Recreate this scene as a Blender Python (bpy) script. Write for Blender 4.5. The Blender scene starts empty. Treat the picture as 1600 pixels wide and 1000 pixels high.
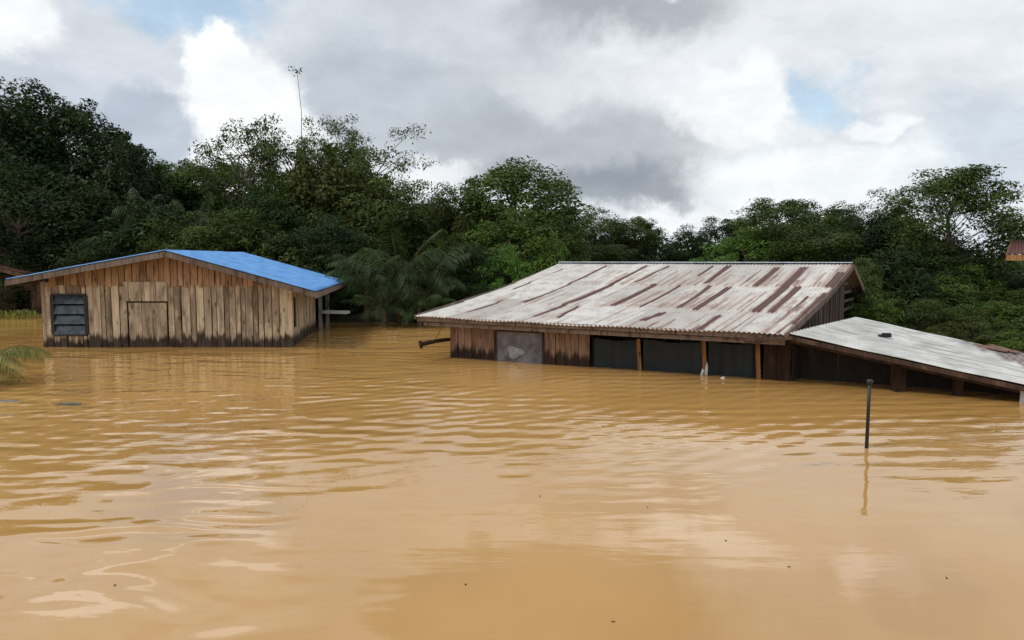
import bpy, math, random
import numpy as np
from mathutils import Vector

sc = bpy.context.scene
COL = sc.collection

# ------------------------------------------------------------------ camera
H, F, HY = 2.2, 1150.0, 402.0          # eye height above the flood, focal length in photo pixels, horizon row
PITCH = math.atan((500 - HY) / F)
cd = bpy.data.cameras.new('camera'); cam = bpy.data.objects.new('camera', cd); COL.objects.link(cam)
cam.location = (0, 0, H); cam.rotation_euler = (math.pi / 2 - PITCH, 0, 0)
cd.sensor_width = 36; cd.lens = 36 * F / 1600; cd.clip_start = 0.1; cd.clip_end = 3000
sc.camera = cam
sc.view_settings.view_transform = 'Standard'; sc.view_settings.look = 'None'
sc.view_settings.exposure = 0.08; sc.view_settings.gamma = 1
sc.render.resolution_x, sc.render.resolution_y = 1024, 640
sc.cycles.max_bounces = 6; sc.cycles.diffuse_bounces = 3; sc.cycles.glossy_bounces = 3
sc.cycles.transmission_bounces = 4; sc.cycles.use_denoising = True
sc.cycles.sample_clamp_indirect = 4

def ray(px, py):
    X = (px - 800) / F; Y = (500 - py) / F
    c, s = math.cos(PITCH), math.sin(PITCH)
    return Vector((X, c + Y * s, -s + Y * c))
def at(px, py, y):
    """world point seen at this photo pixel, at world distance y"""
    d = ray(px, py); return Vector((0, 0, H)) + d * (y / d.y)
def atz(px, py, z):
    d = ray(px, py); return Vector((0, 0, H)) + d * ((z - H) / d.z)

SUN_EL, SUN_AZ = math.radians(52), math.radians(-118)     # azimuth from +Y (view direction), clockwise: left and a little behind

# ------------------------------------------------------------------ node helpers
def lin(c):
    return tuple((v / 255 / 12.92) if v <= 10 else ((v / 255 + .055) / 1.055) ** 2.4 for v in c) + (1,)
class NT:
    def __init__(s, tree): s.t = tree
    def n(s, kind, **kw):
        x = s.t.nodes.new(kind)
        for k, v in kw.items(): setattr(x, k, v)
        return x
    def put(s, sock, v):
        if isinstance(v, bpy.types.NodeSocket): s.t.links.new(v, sock)
        else: sock.default_value = v
    def m(s, op, a, b=0.0, c=None, clamp=False):
        x = s.n('ShaderNodeMath', operation=op); x.use_clamp = clamp
        s.put(x.inputs[0], a)
        if len(x.inputs) > 1: s.put(x.inputs[1], b)
        if c is not None: s.put(x.inputs[2], c)
        return x.outputs[0]
    def mix(s, f, a, b, mode='MIX'):
        x = s.n('ShaderNodeMix', data_type='RGBA', blend_type=mode)
        s.put(x.inputs[0], f); s.put(x.inputs[6], a); s.put(x.inputs[7], b)
        return x.outputs[2]
    def noise(s, vec, scale, detail=4, rough=.55, dist=0.0):
        x = s.n('ShaderNodeTexNoise'); s.put(x.inputs['Vector'], vec)
        x.inputs['Scale'].default_value = scale; x.inputs['Detail'].default_value = detail
        x.inputs['Roughness'].default_value = rough; x.inputs['Distortion'].default_value = dist
        return x.outputs[0]
    def smooth(s, v, lo, hi, a=0.0, b=1.0):
        x = s.n('ShaderNodeMapRange', interpolation_type='SMOOTHSTEP')
        s.put(x.inputs[0], v); s.put(x.inputs[1], lo); s.put(x.inputs[2], hi); s.put(x.inputs[3], a); s.put(x.inputs[4], b)
        return x.outputs[0]
    def vmul(s, v, xyz):
        x = s.n('ShaderNodeVectorMath', operation='MULTIPLY'); s.put(x.inputs[0], v); x.inputs[1].default_value = xyz
        return x.outputs[0]
    def obj(s): return s.n('ShaderNodeTexCoord').outputs['Object']
    def attr(s, name): return s.n('ShaderNodeAttribute', attribute_name=name).outputs['Fac']
    def bump(s, h, strength, dist):
        x = s.n('ShaderNodeBump'); s.put(x.inputs['Height'], h)
        x.inputs['Strength'].default_value = strength; x.inputs['Distance'].default_value = dist
        return x.outputs[0]

# ------------------------------------------------------------------ sky: clouds over a Nishita sky
world = bpy.data.worlds.new('World'); sc.world = world; world.use_nodes = True
wt = world.node_tree; wt.nodes.clear(); W = NT(wt)
sky = W.n('ShaderNodeTexSky', sky_type='NISHITA'); sky.sun_disc = False
sky.sun_elevation = SUN_EL; sky.sun_rotation = SUN_AZ; sky.air_density = 1.0; sky.dust_density = 1.5
skyc = W.mix(.42, W.mix(1.0, sky.outputs[0], (.15, .15, .15, 1), 'MULTIPLY'), lin((214, 236, 246)))
gen = W.n('ShaderNodeTexCoord').outputs['Generated']
sep = W.n('ShaderNodeSeparateXYZ'); wt.links.new(gen, sep.inputs[0])
az0 = W.m('ARCTAN2', sep.outputs[0], sep.outputs[1]); el0 = W.m('ARCSINE', sep.outputs[2])
nz = W.n('ShaderNodeTexNoise'); wt.links.new(gen, nz.inputs['Vector'])
nz.inputs['Scale'].default_value = 6.5; nz.inputs['Detail'].default_value = 9; nz.inputs['Roughness'].default_value = .60
nsep = W.n('ShaderNodeSeparateColor'); wt.links.new(nz.outputs['Color'], nsep.inputs[0])
nA = W.m('SUBTRACT', nsep.outputs[0], .5); nB = W.m('SUBTRACT', nsep.outputs[1], .5)
az = W.m('ADD', az0, W.m('MULTIPLY', nA, .22)); el = W.m('ADD', el0, W.m('MULTIPLY', nB, .17))
puff = W.noise(W.vmul(gen, (1, 1, 1.6)), 13, 8, .6)
col = W.mix(W.smooth(puff, .35, .7), lin((214, 222, 229)), lin((238, 242, 245)))
def ae(px, py):
    d = ray(px, py).normalized(); return math.atan2(d.x, d.y), math.asin(d.z)
BLUE = 'blue'
LAYERS = [  # px, py, rx, ry, colour, softness, opacity
    (1130, 60, 330, 170, (228, 232, 236), .8, .8),
    (95, 150, 235, 170, (202, 211, 221), .4, .95),
    (150, 70, 140, 75, (214, 220, 227), .5, .8),
    (20, 30, 95, 60, (247, 249, 250), .6, .95),
    (660, 60, 270, 130, (206, 213, 220), .5, .95),
    (700, 180, 250, 90, (194, 202, 210), .5, .9),
    (560, 110, 110, 60, (186, 195, 205), .7, .7),
    (960, 15, 200, 62, (168, 174, 181), .8, .9),
    (900, 235, 280, 85, (180, 187, 194), .8, .9),
    (960, 290, 220, 40, (146, 154, 163), .8, .85),
    (840, 120, 150, 45, (216, 220, 225), .8, .7),
    (690, 285, 70, 26, (243, 246, 248), .6, .85),
    (1150, 170, 125, 75, (250, 252, 253), .5, .95),
    (1070, 120, 70, 40, (240, 243, 246), .7, .7),
    (1250, 285, 245, 62, (246, 250, 252), .6, .95),
    (1080, 350, 120, 30, (247, 249, 251), .6, .9),
    (1480, 60, 200, 80, (232, 236, 240), .7, .8),
    (1540, 235, 150, 110, (208, 218, 229), .8, .85),
    (1305, 165, 62, 40, BLUE, .7, .85),
    (1370, 205, 60, 22, (246, 249, 252), .6, .9),
    (385, 205, 165, 120, (250, 252, 253), .35, 1),
    (330, 120, 80, 55, (250, 252, 253), .3, 1),
    (205, 210, 95, 85, (186, 197, 210), .35, .9),
    (285, 16, 130, 58, BLUE, .5, 1),
    (860, -185, 330, 115, (138, 143, 152), .3, .95),
    (330, -300, 200, 110, (178, 184, 194), .5, .8),
    (1120, -62, 150, 42, (300, 300, 300), .7, .95),
    (325, -58, 95, 56, (305, 305, 305), .5, .95),
    (110, -190, 120, 40, (320, 320, 322), .35, .9),
    (1420, -110, 150, 50, (300, 300, 305), .5, .8),
    (1500, -150, 150, 80, BLUE, .5, .6),
]
for px, py, rx, ry, c, soft, op in LAYERS:
    a0, e0 = ae(px, py); ra = abs(ae(px + rx, py)[0] - a0); re = abs(ae(px, py + ry)[1] - e0)
    dx = W.m('DIVIDE', W.m('SUBTRACT', az, a0), ra); dy = W.m('DIVIDE', W.m('SUBTRACT', el, e0), re)
    r = W.m('SQRT', W.m('ADD', W.m('MULTIPLY', dx, dx), W.m('MULTIPLY', dy, dy)))
    f = W.m('MULTIPLY', W.smooth(r, 1 - soft * .75, 1 + soft * .3, 1.0, 0.0), op)
    col = W.mix(f, col, skyc if c == BLUE else lin(c))
fine = W.noise(W.vmul(gen, (1, 1, 2.2)), 9, 9, .66, .3)
col = W.mix(1.0, col, W.mix(W.smooth(fine, .3, .72), (.90, .905, .915, 1), (1.05, 1.05, 1.05, 1)), 'MULTIPLY')
bg = W.n('ShaderNodeBackground'); wt.links.new(col, bg.inputs[0]); bg.inputs[1].default_value = 1.0
wo = W.n('ShaderNodeOutputWorld'); wt.links.new(bg.outputs[0], wo.inputs[0])
world.cycles.sampling_method = 'MANUAL'; world.cycles.sample_map_resolution = 512

# ------------------------------------------------------------------ sun behind thin cloud
sd = bpy.data.lights.new('sun', 'SUN'); sun = bpy.data.objects.new('sun', sd); COL.objects.link(sun)
sd.energy = 1.5; sd.angle = math.radians(11); sd.color = (1, .95, .87)
sdir = Vector((math.sin(SUN_AZ) * math.cos(SUN_EL), math.cos(SUN_AZ) * math.cos(SUN_EL), math.sin(SUN_EL)))
sun.rotation_euler = sdir.to_track_quat('Z', 'Y').to_euler()

# ------------------------------------------------------------------ materials
def mat(name):
    m = bpy.data.materials.new(name); m.use_nodes = True; t = m.node_tree
    b = t.nodes['Principled BSDF']; return m, NT(t), b

def wood_mat(name, light, dark, stain=True, rough=.85, wet=.42):
    m, N, b = mat(name)
    o = N.obj(); geo = N.n('ShaderNodeNewGeometry').outputs['Position']; tone = N.attr('tone')
    off = N.n('ShaderNodeCombineXYZ'); N.put(off.inputs[0], N.m('MULTIPLY', tone, 37.0)); N.put(off.inputs[1], N.m('MULTIPLY', tone, 11.0))
    add = N.n('ShaderNodeVectorMath', operation='ADD'); N.put(add.inputs[0], o); N.put(add.inputs[1], off.outputs[0])
    v = add.outputs[0]
    grain = N.noise(N.vmul(v, (22, 22, 1.3)), 1.0, 6, .65, .6)
    blot = N.noise(N.vmul(v, (5, 5, 1.6)), 1.0, 5, .6)
    c = N.mix(tone, lin(dark), lin(light))
    c = N.mix(N.smooth(grain, .42, .72, 0, .55), c, lin([x * .5 for x in dark]))
    c = N.mix(N.smooth(blot, .5, .68, 0, .6), c, lin([x * .5 for x in dark]))
    c = N.mix(N.smooth(blot, .34, .46, .5, 0), c, lin([min(255, x * 1.06) for x in light]))
    kn = N.n('ShaderNodeTexVoronoi'); N.put(kn.inputs['Vector'], N.vmul(v, (7, 7, 2.4))); kn.inputs['Scale'].default_value = 1
    c = N.mix(N.smooth(kn.outputs['Distance'], .1, .2, .7, 0), c, lin((45, 28, 20)))
    if stain:    # flood-soaked foot of each board, its own ragged height
        sz = N.n('ShaderNodeSeparateXYZ'); N.put(sz.inputs[0], geo)
        w = N.noise(N.vmul(v, (9, 9, 1.2)), 1.0, 4, .6)
        h = N.m('ADD', N.m('MULTIPLY', w, wet * 1.3), N.m('SUBTRACT', N.m('MULTIPLY', tone, wet * .45), wet * .32))
        f = N.smooth(N.m('SUBTRACT', sz.outputs[2], h), -.07, .09, .9, 0)
        c = N.mix(f, c, lin((34, 22, 20)))
    N.put(b.inputs['Base Color'], c); b.inputs['Roughness'].default_value = rough
    b.inputs['Specular IOR Level'].default_value = .25
    N.put(b.inputs['Normal'], N.bump(grain, .5, .01))
    return m
M_board = wood_mat('weathered_boards', (226, 203, 172), (142, 120, 100))
M_board_orange = wood_mat('sheltered_boards', (200, 160, 122), (134, 102, 76), stain=False)
M_board_brown = wood_mat('brown_boards', (186, 152, 126), (116, 86, 70), wet=.42)
M_beam = wood_mat('beam_wood', (104, 80, 62), (70, 52, 42), stain=False)
M_newbeam = wood_mat('raw_timber', (176, 130, 86), (134, 94, 60), stain=False)
M_grey = wood_mat('grey_boards', (140, 122, 108), (90, 76, 68), stain=False)
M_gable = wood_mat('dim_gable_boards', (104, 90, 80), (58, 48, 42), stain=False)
M_board_far = wood_mat('dull_brown_boards', (104, 78, 62), (62, 44, 36))
M_log = wood_mat('log_wood', (80, 55, 40), (50, 34, 26), stain=False)

def plain(name, c, rough=.6, metal=0.0, var=.15, scale=6, bump=0.0, spec=.5):
    m, N, b = mat(name); o = N.obj(); n = N.noise(o, scale, 5, .6)
    cc = N.mix(N.smooth(n, .3, .7), lin([v * (1 - var) for v in c]), lin([min(255, v * (1 + var)) for v in c]))
    N.put(b.inputs['Base Color'], cc); b.inputs['Roughness'].default_value = rough; b.inputs['Metallic'].default_value = metal
    b.inputs['Specular IOR Level'].default_value = spec
    if bump: N.put(b.inputs['Normal'], N.bump(n, bump, .02))
    return m
M_shade = plain('interior_shade_dark', (38, 28, 22), .9, bump=.3)  # near-black colour that stands in for shade inside the rooms and lean-to
M_glass = plain('louvre_glass', (70, 78, 84), .15, var=.3)
M_frame = plain('window_frame_paint', (26, 26, 26), .5)
M_tarp = plain('dark_green_tarp', (17, 27, 28), .6, var=.3, scale=3, bump=.6)
M_sheetgrey = plain('grey_plastic', (112, 108, 112), .55, var=.22, scale=5)
M_white = plain('white_plastic', (225, 225, 222), .4, var=.05)
M_black = plain('black_paint', (14, 14, 15), .45)
M_pipe = plain('pale_post_paint', (186, 184, 176), .6)
M_greygreen = plain('grey_green_matte', (88, 92, 76), .9)

def rustmat():
    m, N, b = mat('rusty_corrugated_iron')
    uv = N.n('ShaderNodeUVMap', uv_map='sheet').outputs[0]; rust = N.attr('rust'); tone = N.attr('tone')
    st = N.noise(N.vmul(uv, (9, 1.1, 1)), 1, 6, .65, .4)
    bl = N.noise(N.vmul(uv, (3.5, 2.2, 1)), 1, 6, .65)
    c = N.mix(tone, lin((184, 178, 172)), lin((216, 212, 206)))
    c = N.mix(N.smooth(bl, .42, .7, 0, .7), c, lin((164, 150, 140)))
    f = N.m('ADD', rust, N.m('MULTIPLY', N.m('SUBTRACT', st, .5), 1.1))
    c = N.mix(N.smooth(f, .22, .55, 0, .62), c, lin((160, 128, 108)))
    c = N.mix(N.smooth(f, .48, 1.02, 0, 1), c, lin((88, 52, 44)))
    N.put(b.inputs['Base Color'], c); b.inputs['Roughness'].default_value = .55
    b.inputs['Specular IOR Level'].default_value = .35
    N.put(b.inputs['Normal'], N.bump(bl, .25, .01))
    return m
M_rust = rustmat()
def zincmat():
    m, N, b = mat('clean_zinc_sheet')
    uv = N.n('ShaderNodeUVMap', uv_map='sheet').outputs[0]
    st = N.noise(N.vmul(uv, (1.6, .7, 1)), 1, 6, .65, .5); st2 = N.noise(N.vmul(uv, (1.0, 14, 1)), 1, 4, .6)
    c = N.mix(N.smooth(st, .35, .7), lin((176, 175, 172)), lin((212, 211, 208)))
    c = N.mix(N.smooth(st2, .48, .68, 0, .75), c, lin((122, 116, 110)))  # dirt streaks, also standing in for groove shade that flat light lacks
    c = N.mix(N.attr('rust'), c, lin((96, 74, 64)))
    N.put(b.inputs['Base Color'], c); b.inputs['Roughness'].default_value = .5; b.inputs['Metallic'].default_value = .0
    return m
M_zinc = zincmat()
def bluemat():
    m, N, b = mat('blue_painted_roof_sheet')
    uv = N.n('ShaderNodeUVMap', uv_map='sheet').outputs[0]
    st = N.noise(N.vmul(uv, (1.2, 3, 1)), 1, 5, .6)
    c = N.mix(N.smooth(st, .3, .7), lin((66, 128, 194)), lin((98, 158, 216)))
    dirt = N.noise(N.vmul(uv, (9, .6, 1)), 1, 6, .7)
    c = N.mix(N.smooth(dirt, .5, .75, 0, .45), c, lin((84, 116, 146)))
    N.put(b.inputs['Base Color'], c); b.inputs['Roughness'].default_value = .5
    return m
M_blue = bluemat()
M_ridge = plain('ridge_cap_zinc', (190, 200, 214), .4, var=.08)
M_fasciarust = plain('rusty_flashing', (104, 74, 60), .7, var=.35, scale=9, bump=.4)

def leafmat(name, c1, c2, trans=.25, rough=.5):
    m, N, b = mat(name); tone = N.attr('tone'); info = N.n('ShaderNodeObjectInfo').outputs['Random']
    big = N.noise(N.obj(), .55, 3, .5)
    f = N.m('ADD', N.m('MULTIPLY', tone, .75), N.m('SUBTRACT', N.m('MULTIPLY', big, .9), .3), clamp=True)
    c = N.mix(f, lin(c1), lin(c2))
    hsv = N.n('ShaderNodeHueSaturation'); N.put(hsv.inputs['Hue'], N.m('ADD', .485, N.m('MULTIPLY', info, .03)))
    N.put(hsv.inputs['Value'], N.m('ADD', .82, N.m('MULTIPLY', info, .36))); N.put(hsv.inputs['Color'], c)
    c = hsv.outputs[0]
    N.put(b.inputs['Base Color'], c); b.inputs['Roughness'].default_value = rough; b.inputs['Specular IOR Level'].default_value = .18
    tr = N.n('ShaderNodeBsdfTranslucent'); N.put(tr.inputs[0], N.mix(1.0, c, (1.3, 1.4, .6, 1), 'MULTIPLY'))
    mx = N.n('ShaderNodeMixShader'); mx.inputs[0].default_value = trans
    out = [x for x in N.t.nodes if x.type == 'OUTPUT_MATERIAL'][0]
    N.t.links.new(b.outputs[0], mx.inputs[1]); N.t.links.new(tr.outputs[0], mx.inputs[2]); N.t.links.new(mx.outputs[0], out.inputs[0])
    return m
L_dark = leafmat('deep_green_leaves', (22, 34, 18), (52, 70, 33))
L_mid = leafmat('green_leaves', (36, 52, 23), (86, 106, 46))
L_olive = leafmat('olive_leaves', (42, 50, 23), (88, 96, 44))
L_bright = leafmat('fresh_green_leaves', (42, 64, 26), (98, 126, 50))
L_palm = leafmat('palm_leaves', (30, 48, 28), (74, 92, 52), rough=.5)
L_yellow = leafmat('yellow_green_leaves', (70, 84, 36), (140, 144, 70))
L_dry = leafmat('ochre_fronds', (100, 92, 40), (160, 138, 72))
L_palmdry = leafmat('olive_palm_fronds', (62, 74, 36), (150, 146, 84))
M_bark = plain('grey_brown_bark', (92, 82, 68), .9, var=.35, scale=8, bump=.6, spec=.1)

# ------------------------------------------------------------------ object helpers
def tag(o, label=None, cat=None, group=None, kind=None):
    if label: o['label'] = label
    if cat: o['category'] = cat
    if group: o['group'] = group
    if kind: o['kind'] = kind
    return o
def thing(name, loc, label, cat, group=None):
    o = bpy.data.objects.new(name, None); COL.objects.link(o); o.location = loc; o.empty_display_size = .3
    return tag(o, label, cat, group)
class MB:
    def __init__(s): s.v = []; s.f = []; s.tone = []; s.cur = .5
    def addv(s, pts):
        i = len(s.v); s.v += [tuple(p) for p in pts]; s.tone += [s.cur] * len(pts); return i
    def hexa(s, p, tone=None):
        """8 points: bottom loop 0-3, top loop 4-7"""
        if tone is not None: s.cur = tone
        i = s.addv(p)
        s.f += [(i, i+3, i+2, i+1), (i+4, i+5, i+6, i+7)] + [(i+k, i+(k+1) % 4, i+4+(k+1) % 4, i+4+k) for k in range(4)]
    def bar(s, a, b, w, h, up=(0, 0, 1), tone=None):
        """box beam from a to b, w across, h along up"""
        a = Vector(a); b = Vector(b); d = (b - a).normalized(); up = Vector(up)
        sd_ = d.cross(up).normalized() if abs(d.dot(up)) < .99 else d.cross(Vector((1, 0, 0))).normalized()
        u = sd_.cross(d).normalized()
        q = [sd_ * (w/2) * x + u * (h/2) * y for x, y in ((-1, -1), (1, -1), (1, 1), (-1, 1))]
        s.hexa([a + k for k in q] + [b + k for k in q], tone)
    def tube(s, pts, rad, n=8, tone=None, cap=True):
        if tone is not None: s.cur = tone
        pts = [Vector(p) for p in pts]
        if not hasattr(rad, '__len__'): rad = [rad] * len(pts)
        rings = []
        for k, p in enumerate(pts):
            d = (pts[min(k+1, len(pts)-1)] - pts[max(k-1, 0)]).normalized()
            a = d.cross(Vector((.31, .95, .05))).normalized(); b = d.cross(a)
            rings.append(s.addv([p + (a * math.cos(t) + b * math.sin(t)) * rad[k] for t in [2*math.pi*j/n for j in range(n)]]))
        for r0, r1 in zip(rings, rings[1:]):
            for j in range(n): s.f.append((r0+j, r0+(j+1) % n, r1+(j+1) % n, r1+j))
        if cap: s.f.append(tuple(rings[0]+j for j in range(n))[::-1]); s.f.append(tuple(rings[-1]+j for j in range(n)))
    def build(s, name, m, parent=None, smooth=False, recalc=True):
        me = bpy.data.meshes.new(name); me.from_pydata(s.v, [], s.f); me.update()
        if recalc:
            import bmesh
            bm = bmesh.new(); bm.from_mesh(me); bmesh.ops.recalc_face_normals(bm, faces=bm.faces); bm.to_mesh(me); bm.free()
        at_ = me.attributes.new('tone', 'FLOAT', 'POINT'); at_.data.foreach_set('value', s.tone)
        if smooth: me.polygons.foreach_set('use_smooth', [True] * len(me.polygons))
        me.materials.append(m)
        o = bpy.data.objects.new(name, me); COL.objects.link(o)
        if parent is not None:
            o.parent = parent; off = parent.location
            o.location = -Vector(off) if parent.type == 'EMPTY' and parent.parent is None else (0, 0, 0)
        return o
# MB parts are written in world coordinates; a child of a thing is shifted back by the thing's base point.

def fast_mesh(name, V, Fq, tone, m):
    me = bpy.data.meshes.new(name); nv, nf = len(V), len(Fq)
    me.vertices.add(nv); me.vertices.foreach_set('co', V.astype(np.float32).ravel())
    me.loops.add(nf * 4); me.loops.foreach_set('vertex_index', Fq.astype(np.int32).ravel())
    me.polygons.add(nf); me.polygons.foreach_set('loop_start', np.arange(0, nf * 4, 4, dtype=np.int32))
    me.update(); me.validate()
    a = me.attributes.new('tone', 'FLOAT', 'POINT'); a.data.foreach_set('value', tone.astype(np.float32))
    me.materials.append(m); return me

# ------------------------------------------------------------------ ground, banks and hill
def sstep(x): x = np.clip(x, 0, 1); return x * x * (3 - 2 * x)
def bank_y(x):
    return np.interp(x, [-60, -16, -11, -7, -3, 2, 7, 12, 40], [34, 31, 27, 24.6, 24.2, 24, 20.5, 18.5, 20])
def ground_h(x, y):
    t = y - bank_y(x)
    h = -1.6 + 2.0 * sstep(t / 2.0 + .5) + .9 * sstep((t - 1) / 12)
    hill = sstep((y - 28) / 22) * sstep((-4 - x) / 24) * 6.0
    return h + hill + .12 * np.sin(x * 1.3 + y * .7) + .1 * np.sin(x * .53 - y * 1.1)
gx = np.concatenate([np.linspace(-1500, -60, 12)[:-1], np.linspace(-60, 60, 121), np.linspace(60, 1500, 12)[1:]])
gy = np.concatenate([np.linspace(-400, -20, 8)[:-1], np.linspace(-20, 90, 111), np.linspace(90, 2000, 14)[1:]])
GX, GY = np.meshgrid(gx, gy); GZ = ground_h(GX, GY)
V = np.stack([GX, GY, GZ], -1).reshape(-1, 3); nx = len(gx); idx = np.arange(len(V)).reshape(len(gy), nx)
Fq = np.stack([idx[:-1, :-1], idx[:-1, 1:], idx[1:, 1:], idx[1:, :-1]], -1).reshape(-1, 4)
m, N, b = mat('jungle_soil'); o_ = N.obj()
n1 = N.noise(o_, .6, 6, .6); n2 = N.noise(o_, 5, 5, .6)
N.put(b.inputs['Base Color'], N.mix(N.smooth(n1, .4, .6), lin((44, 50, 26)), N.mix(n2, lin((62, 48, 30)), lin((40, 56, 24)))))
b.inputs['Roughness'].default_value = .95; N.put(b.inputs['Normal'], N.bump(n2, .6, .1))
me = fast_mesh('ground', V, Fq, np.zeros(len(V)), m); me.polygons.foreach_set('use_smooth', [True] * len(me.polygons))
g = bpy.data.objects.new('ground', me); COL.objects.link(g); tag(g, 'dark jungle soil of the bank and hill behind the flood', kind='structure')

# ------------------------------------------------------------------ flood water
m, N, b = mat('muddy_flood_water')
pos = N.n('ShaderNodeNewGeometry').outputs['Position']
mud = N.noise(N.vmul(pos, (.16, .10, 1)), 1, 4, .55, .8)
N.put(b.inputs['Base Color'], N.mix(N.smooth(mud, .3, .7), lin((177, 134, 74)), lin((197, 153, 92))))
b.inputs['Roughness'].default_value = .02; b.inputs['IOR'].default_value = 1.6
sp = N.n('ShaderNodeSeparateXYZ'); N.put(sp.inputs[0], pos)
# ripples: wind chop of several sizes, rings spreading from a spot near the middle, calmer patches between
wob = N.n('ShaderNodeTexNoise'); N.put(wob.inputs['Vector'], pos); wob.inputs['Scale'].default_value = .5; wob.inputs['Detail'].default_value = 2
w1 = N.noise(N.vmul(pos, (.55, 1.9, 1)), 1.0, 3, .5, .9)
w2 = N.noise(N.vmul(pos, (1.3, 5.0, 1)), 1.0, 3, .5, .6)
w3 = N.noise(N.vmul(pos, (.25, .7, 1)), 1.0, 2, .5, .5)
def rings(cx, cy, wl, k):
    dx = N.m('SUBTRACT', sp.outputs[0], cx); dy = N.m('SUBTRACT', sp.outputs[1], cy)
    r = N.m('SQRT', N.m('ADD', N.m('MULTIPLY', dx, dx), N.m('MULTIPLY', dy, dy)))
    ph = N.m('ADD', N.m('MULTIPLY', r, 6.283 / wl), N.m('MULTIPLY', wob.outputs[0], k))
    return N.m('SINE', ph)
r1 = rings(2.0, 34, .43, 7.0); r2 = rings(-9.0, 25, .33, 8.0); r3 = rings(14, 2, .38, 8.0)
calm = N.smooth(N.noise(N.vmul(pos, (.22, .3, 1)), 1.0, 2, .5), .38, .62)
far = N.smooth(sp.outputs[1], 4.5, 9.5)          # open wind reaches the far water more than the lee near the viewer
amp = N.m('ADD', .05, N.m('MULTIPLY', far, N.m('ADD', .12, N.m('MULTIPLY', calm, .45))))
lee = N.smooth(sp.outputs[1], 11, 16, 1.0, .40)
patch = N.smooth(N.noise(N.vmul(pos, (.30, .42, 1)), 1.0, 3, .55), .40, .62)
h = N.m('ADD', N.m('MULTIPLY', w1, .030), N.m('MULTIPLY', w2, .016))
h = N.m('MULTIPLY', N.m('MULTIPLY', h, lee), amp)
rg = N.m('ADD', N.m('MULTIPLY', N.m('MULTIPLY', r1, patch), .0042), N.m('ADD', N.m('MULTIPLY', r2, .0016), N.m('MULTIPLY', N.m('MULTIPLY', r3, calm), .0017)))
h = N.m('ADD', h, N.m('MULTIPLY', N.m('MULTIPLY', rg, N.smooth(sp.outputs[1], 5.5, 9.0)), N.smooth(sp.outputs[1], 11, 16, 1.0, .34)))
near = N.smooth(sp.outputs[0], -3.2, .3, 1.0, .22)
w4 = N.noise(N.vmul(pos, (.75, 1.5, 1)), 1.0, 1, .4, .8)
h = N.m('ADD', h, N.m('MULTIPLY', N.m('MULTIPLY', w3, near), .020))
h = N.m('ADD', h, N.m('MULTIPLY', N.m('MULTIPLY', w4, N.smooth(sp.outputs[0], -2.6, -.2, 1.0, .05)), .036))
N.put(b.inputs['Normal'], N.bump(h, 1.0, 1.0))
wm = bpy.data.meshes.new('water'); wm.from_pydata([(-400, -60, 0), (400, -60, 0), (400, 120, 0), (-400, 120, 0)], [], [(0, 1, 2, 3)])
wm.materials.append(m); water = bpy.data.objects.new('water', wm); COL.objects.link(water)
tag(water, 'muddy brown flood water with ripples', kind='structure')

# ------------------------------------------------------------------ houses
rnd = random.Random(5)
def board_wall(mb, a, b, topf, bottom=-.6, wmin=.15, wmax=.26, thick=.025, skip=(), gap=.008, t0=.15, t1=1.0, jit=.012, zlow=None):
    """upright boards from a to b (xy); topf(s) gives the height at distance s; skip: (s0, s1, z0, z1) openings"""
    a = Vector((a[0], a[1], 0)); b = Vector((b[0], b[1], 0)); L = (b - a).length; d = (b - a) / L; nrm = Vector((d.y, -d.x, 0))
    cuts = sorted(set([0, L] + [v for k in skip for v in k[:2]])); s = 0
    edges = [0]
    for c in cuts[1:]:
        while c - edges[-1] > wmax * 1.4: edges.append(edges[-1] + rnd.uniform(wmin, wmax))
        edges.append(c)
    for s0, s1 in zip(edges, edges[1:]):
        if s1 - s0 < .03: continue
        segs = [(bottom if zlow is None else zlow(s0), None)]
        mid = (s0 + s1) / 2
        for k in skip:
            if k[0] <= mid <= k[1]: segs = [(segs[0][0], k[2]), (k[3], None)]
        tone = rnd.uniform(t0, t1); off = rnd.uniform(0, jit) + (0.014 if rnd.random() < .4 else 0); lean = rnd.uniform(-.006, .006)
        for z0, z1 in segs:
            if z1 is not None and z1 - z0 < .02: continue
            za = topf(s0) if z1 is None else z1; zb = topf(s1) if z1 is None else z1
            if min(za, zb) - z0 < .02: continue
            g_ = gap / 2
            def P(s_, z_, o_): return a + d * s_ + nrm * (o_ + off) + Vector((0, 0, z_))
            mb.hexa([P(s0+g_, z0, 0), P(s1-g_, z0, 0), P(s1-g_, z0, thick), P(s0+g_, z0, thick),
                     P(s0+g_+lean, za, 0), P(s1-g_+lean, zb, 0), P(s1-g_+lean, zb, thick), P(s0+g_+lean, za, thick)], tone)

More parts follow.
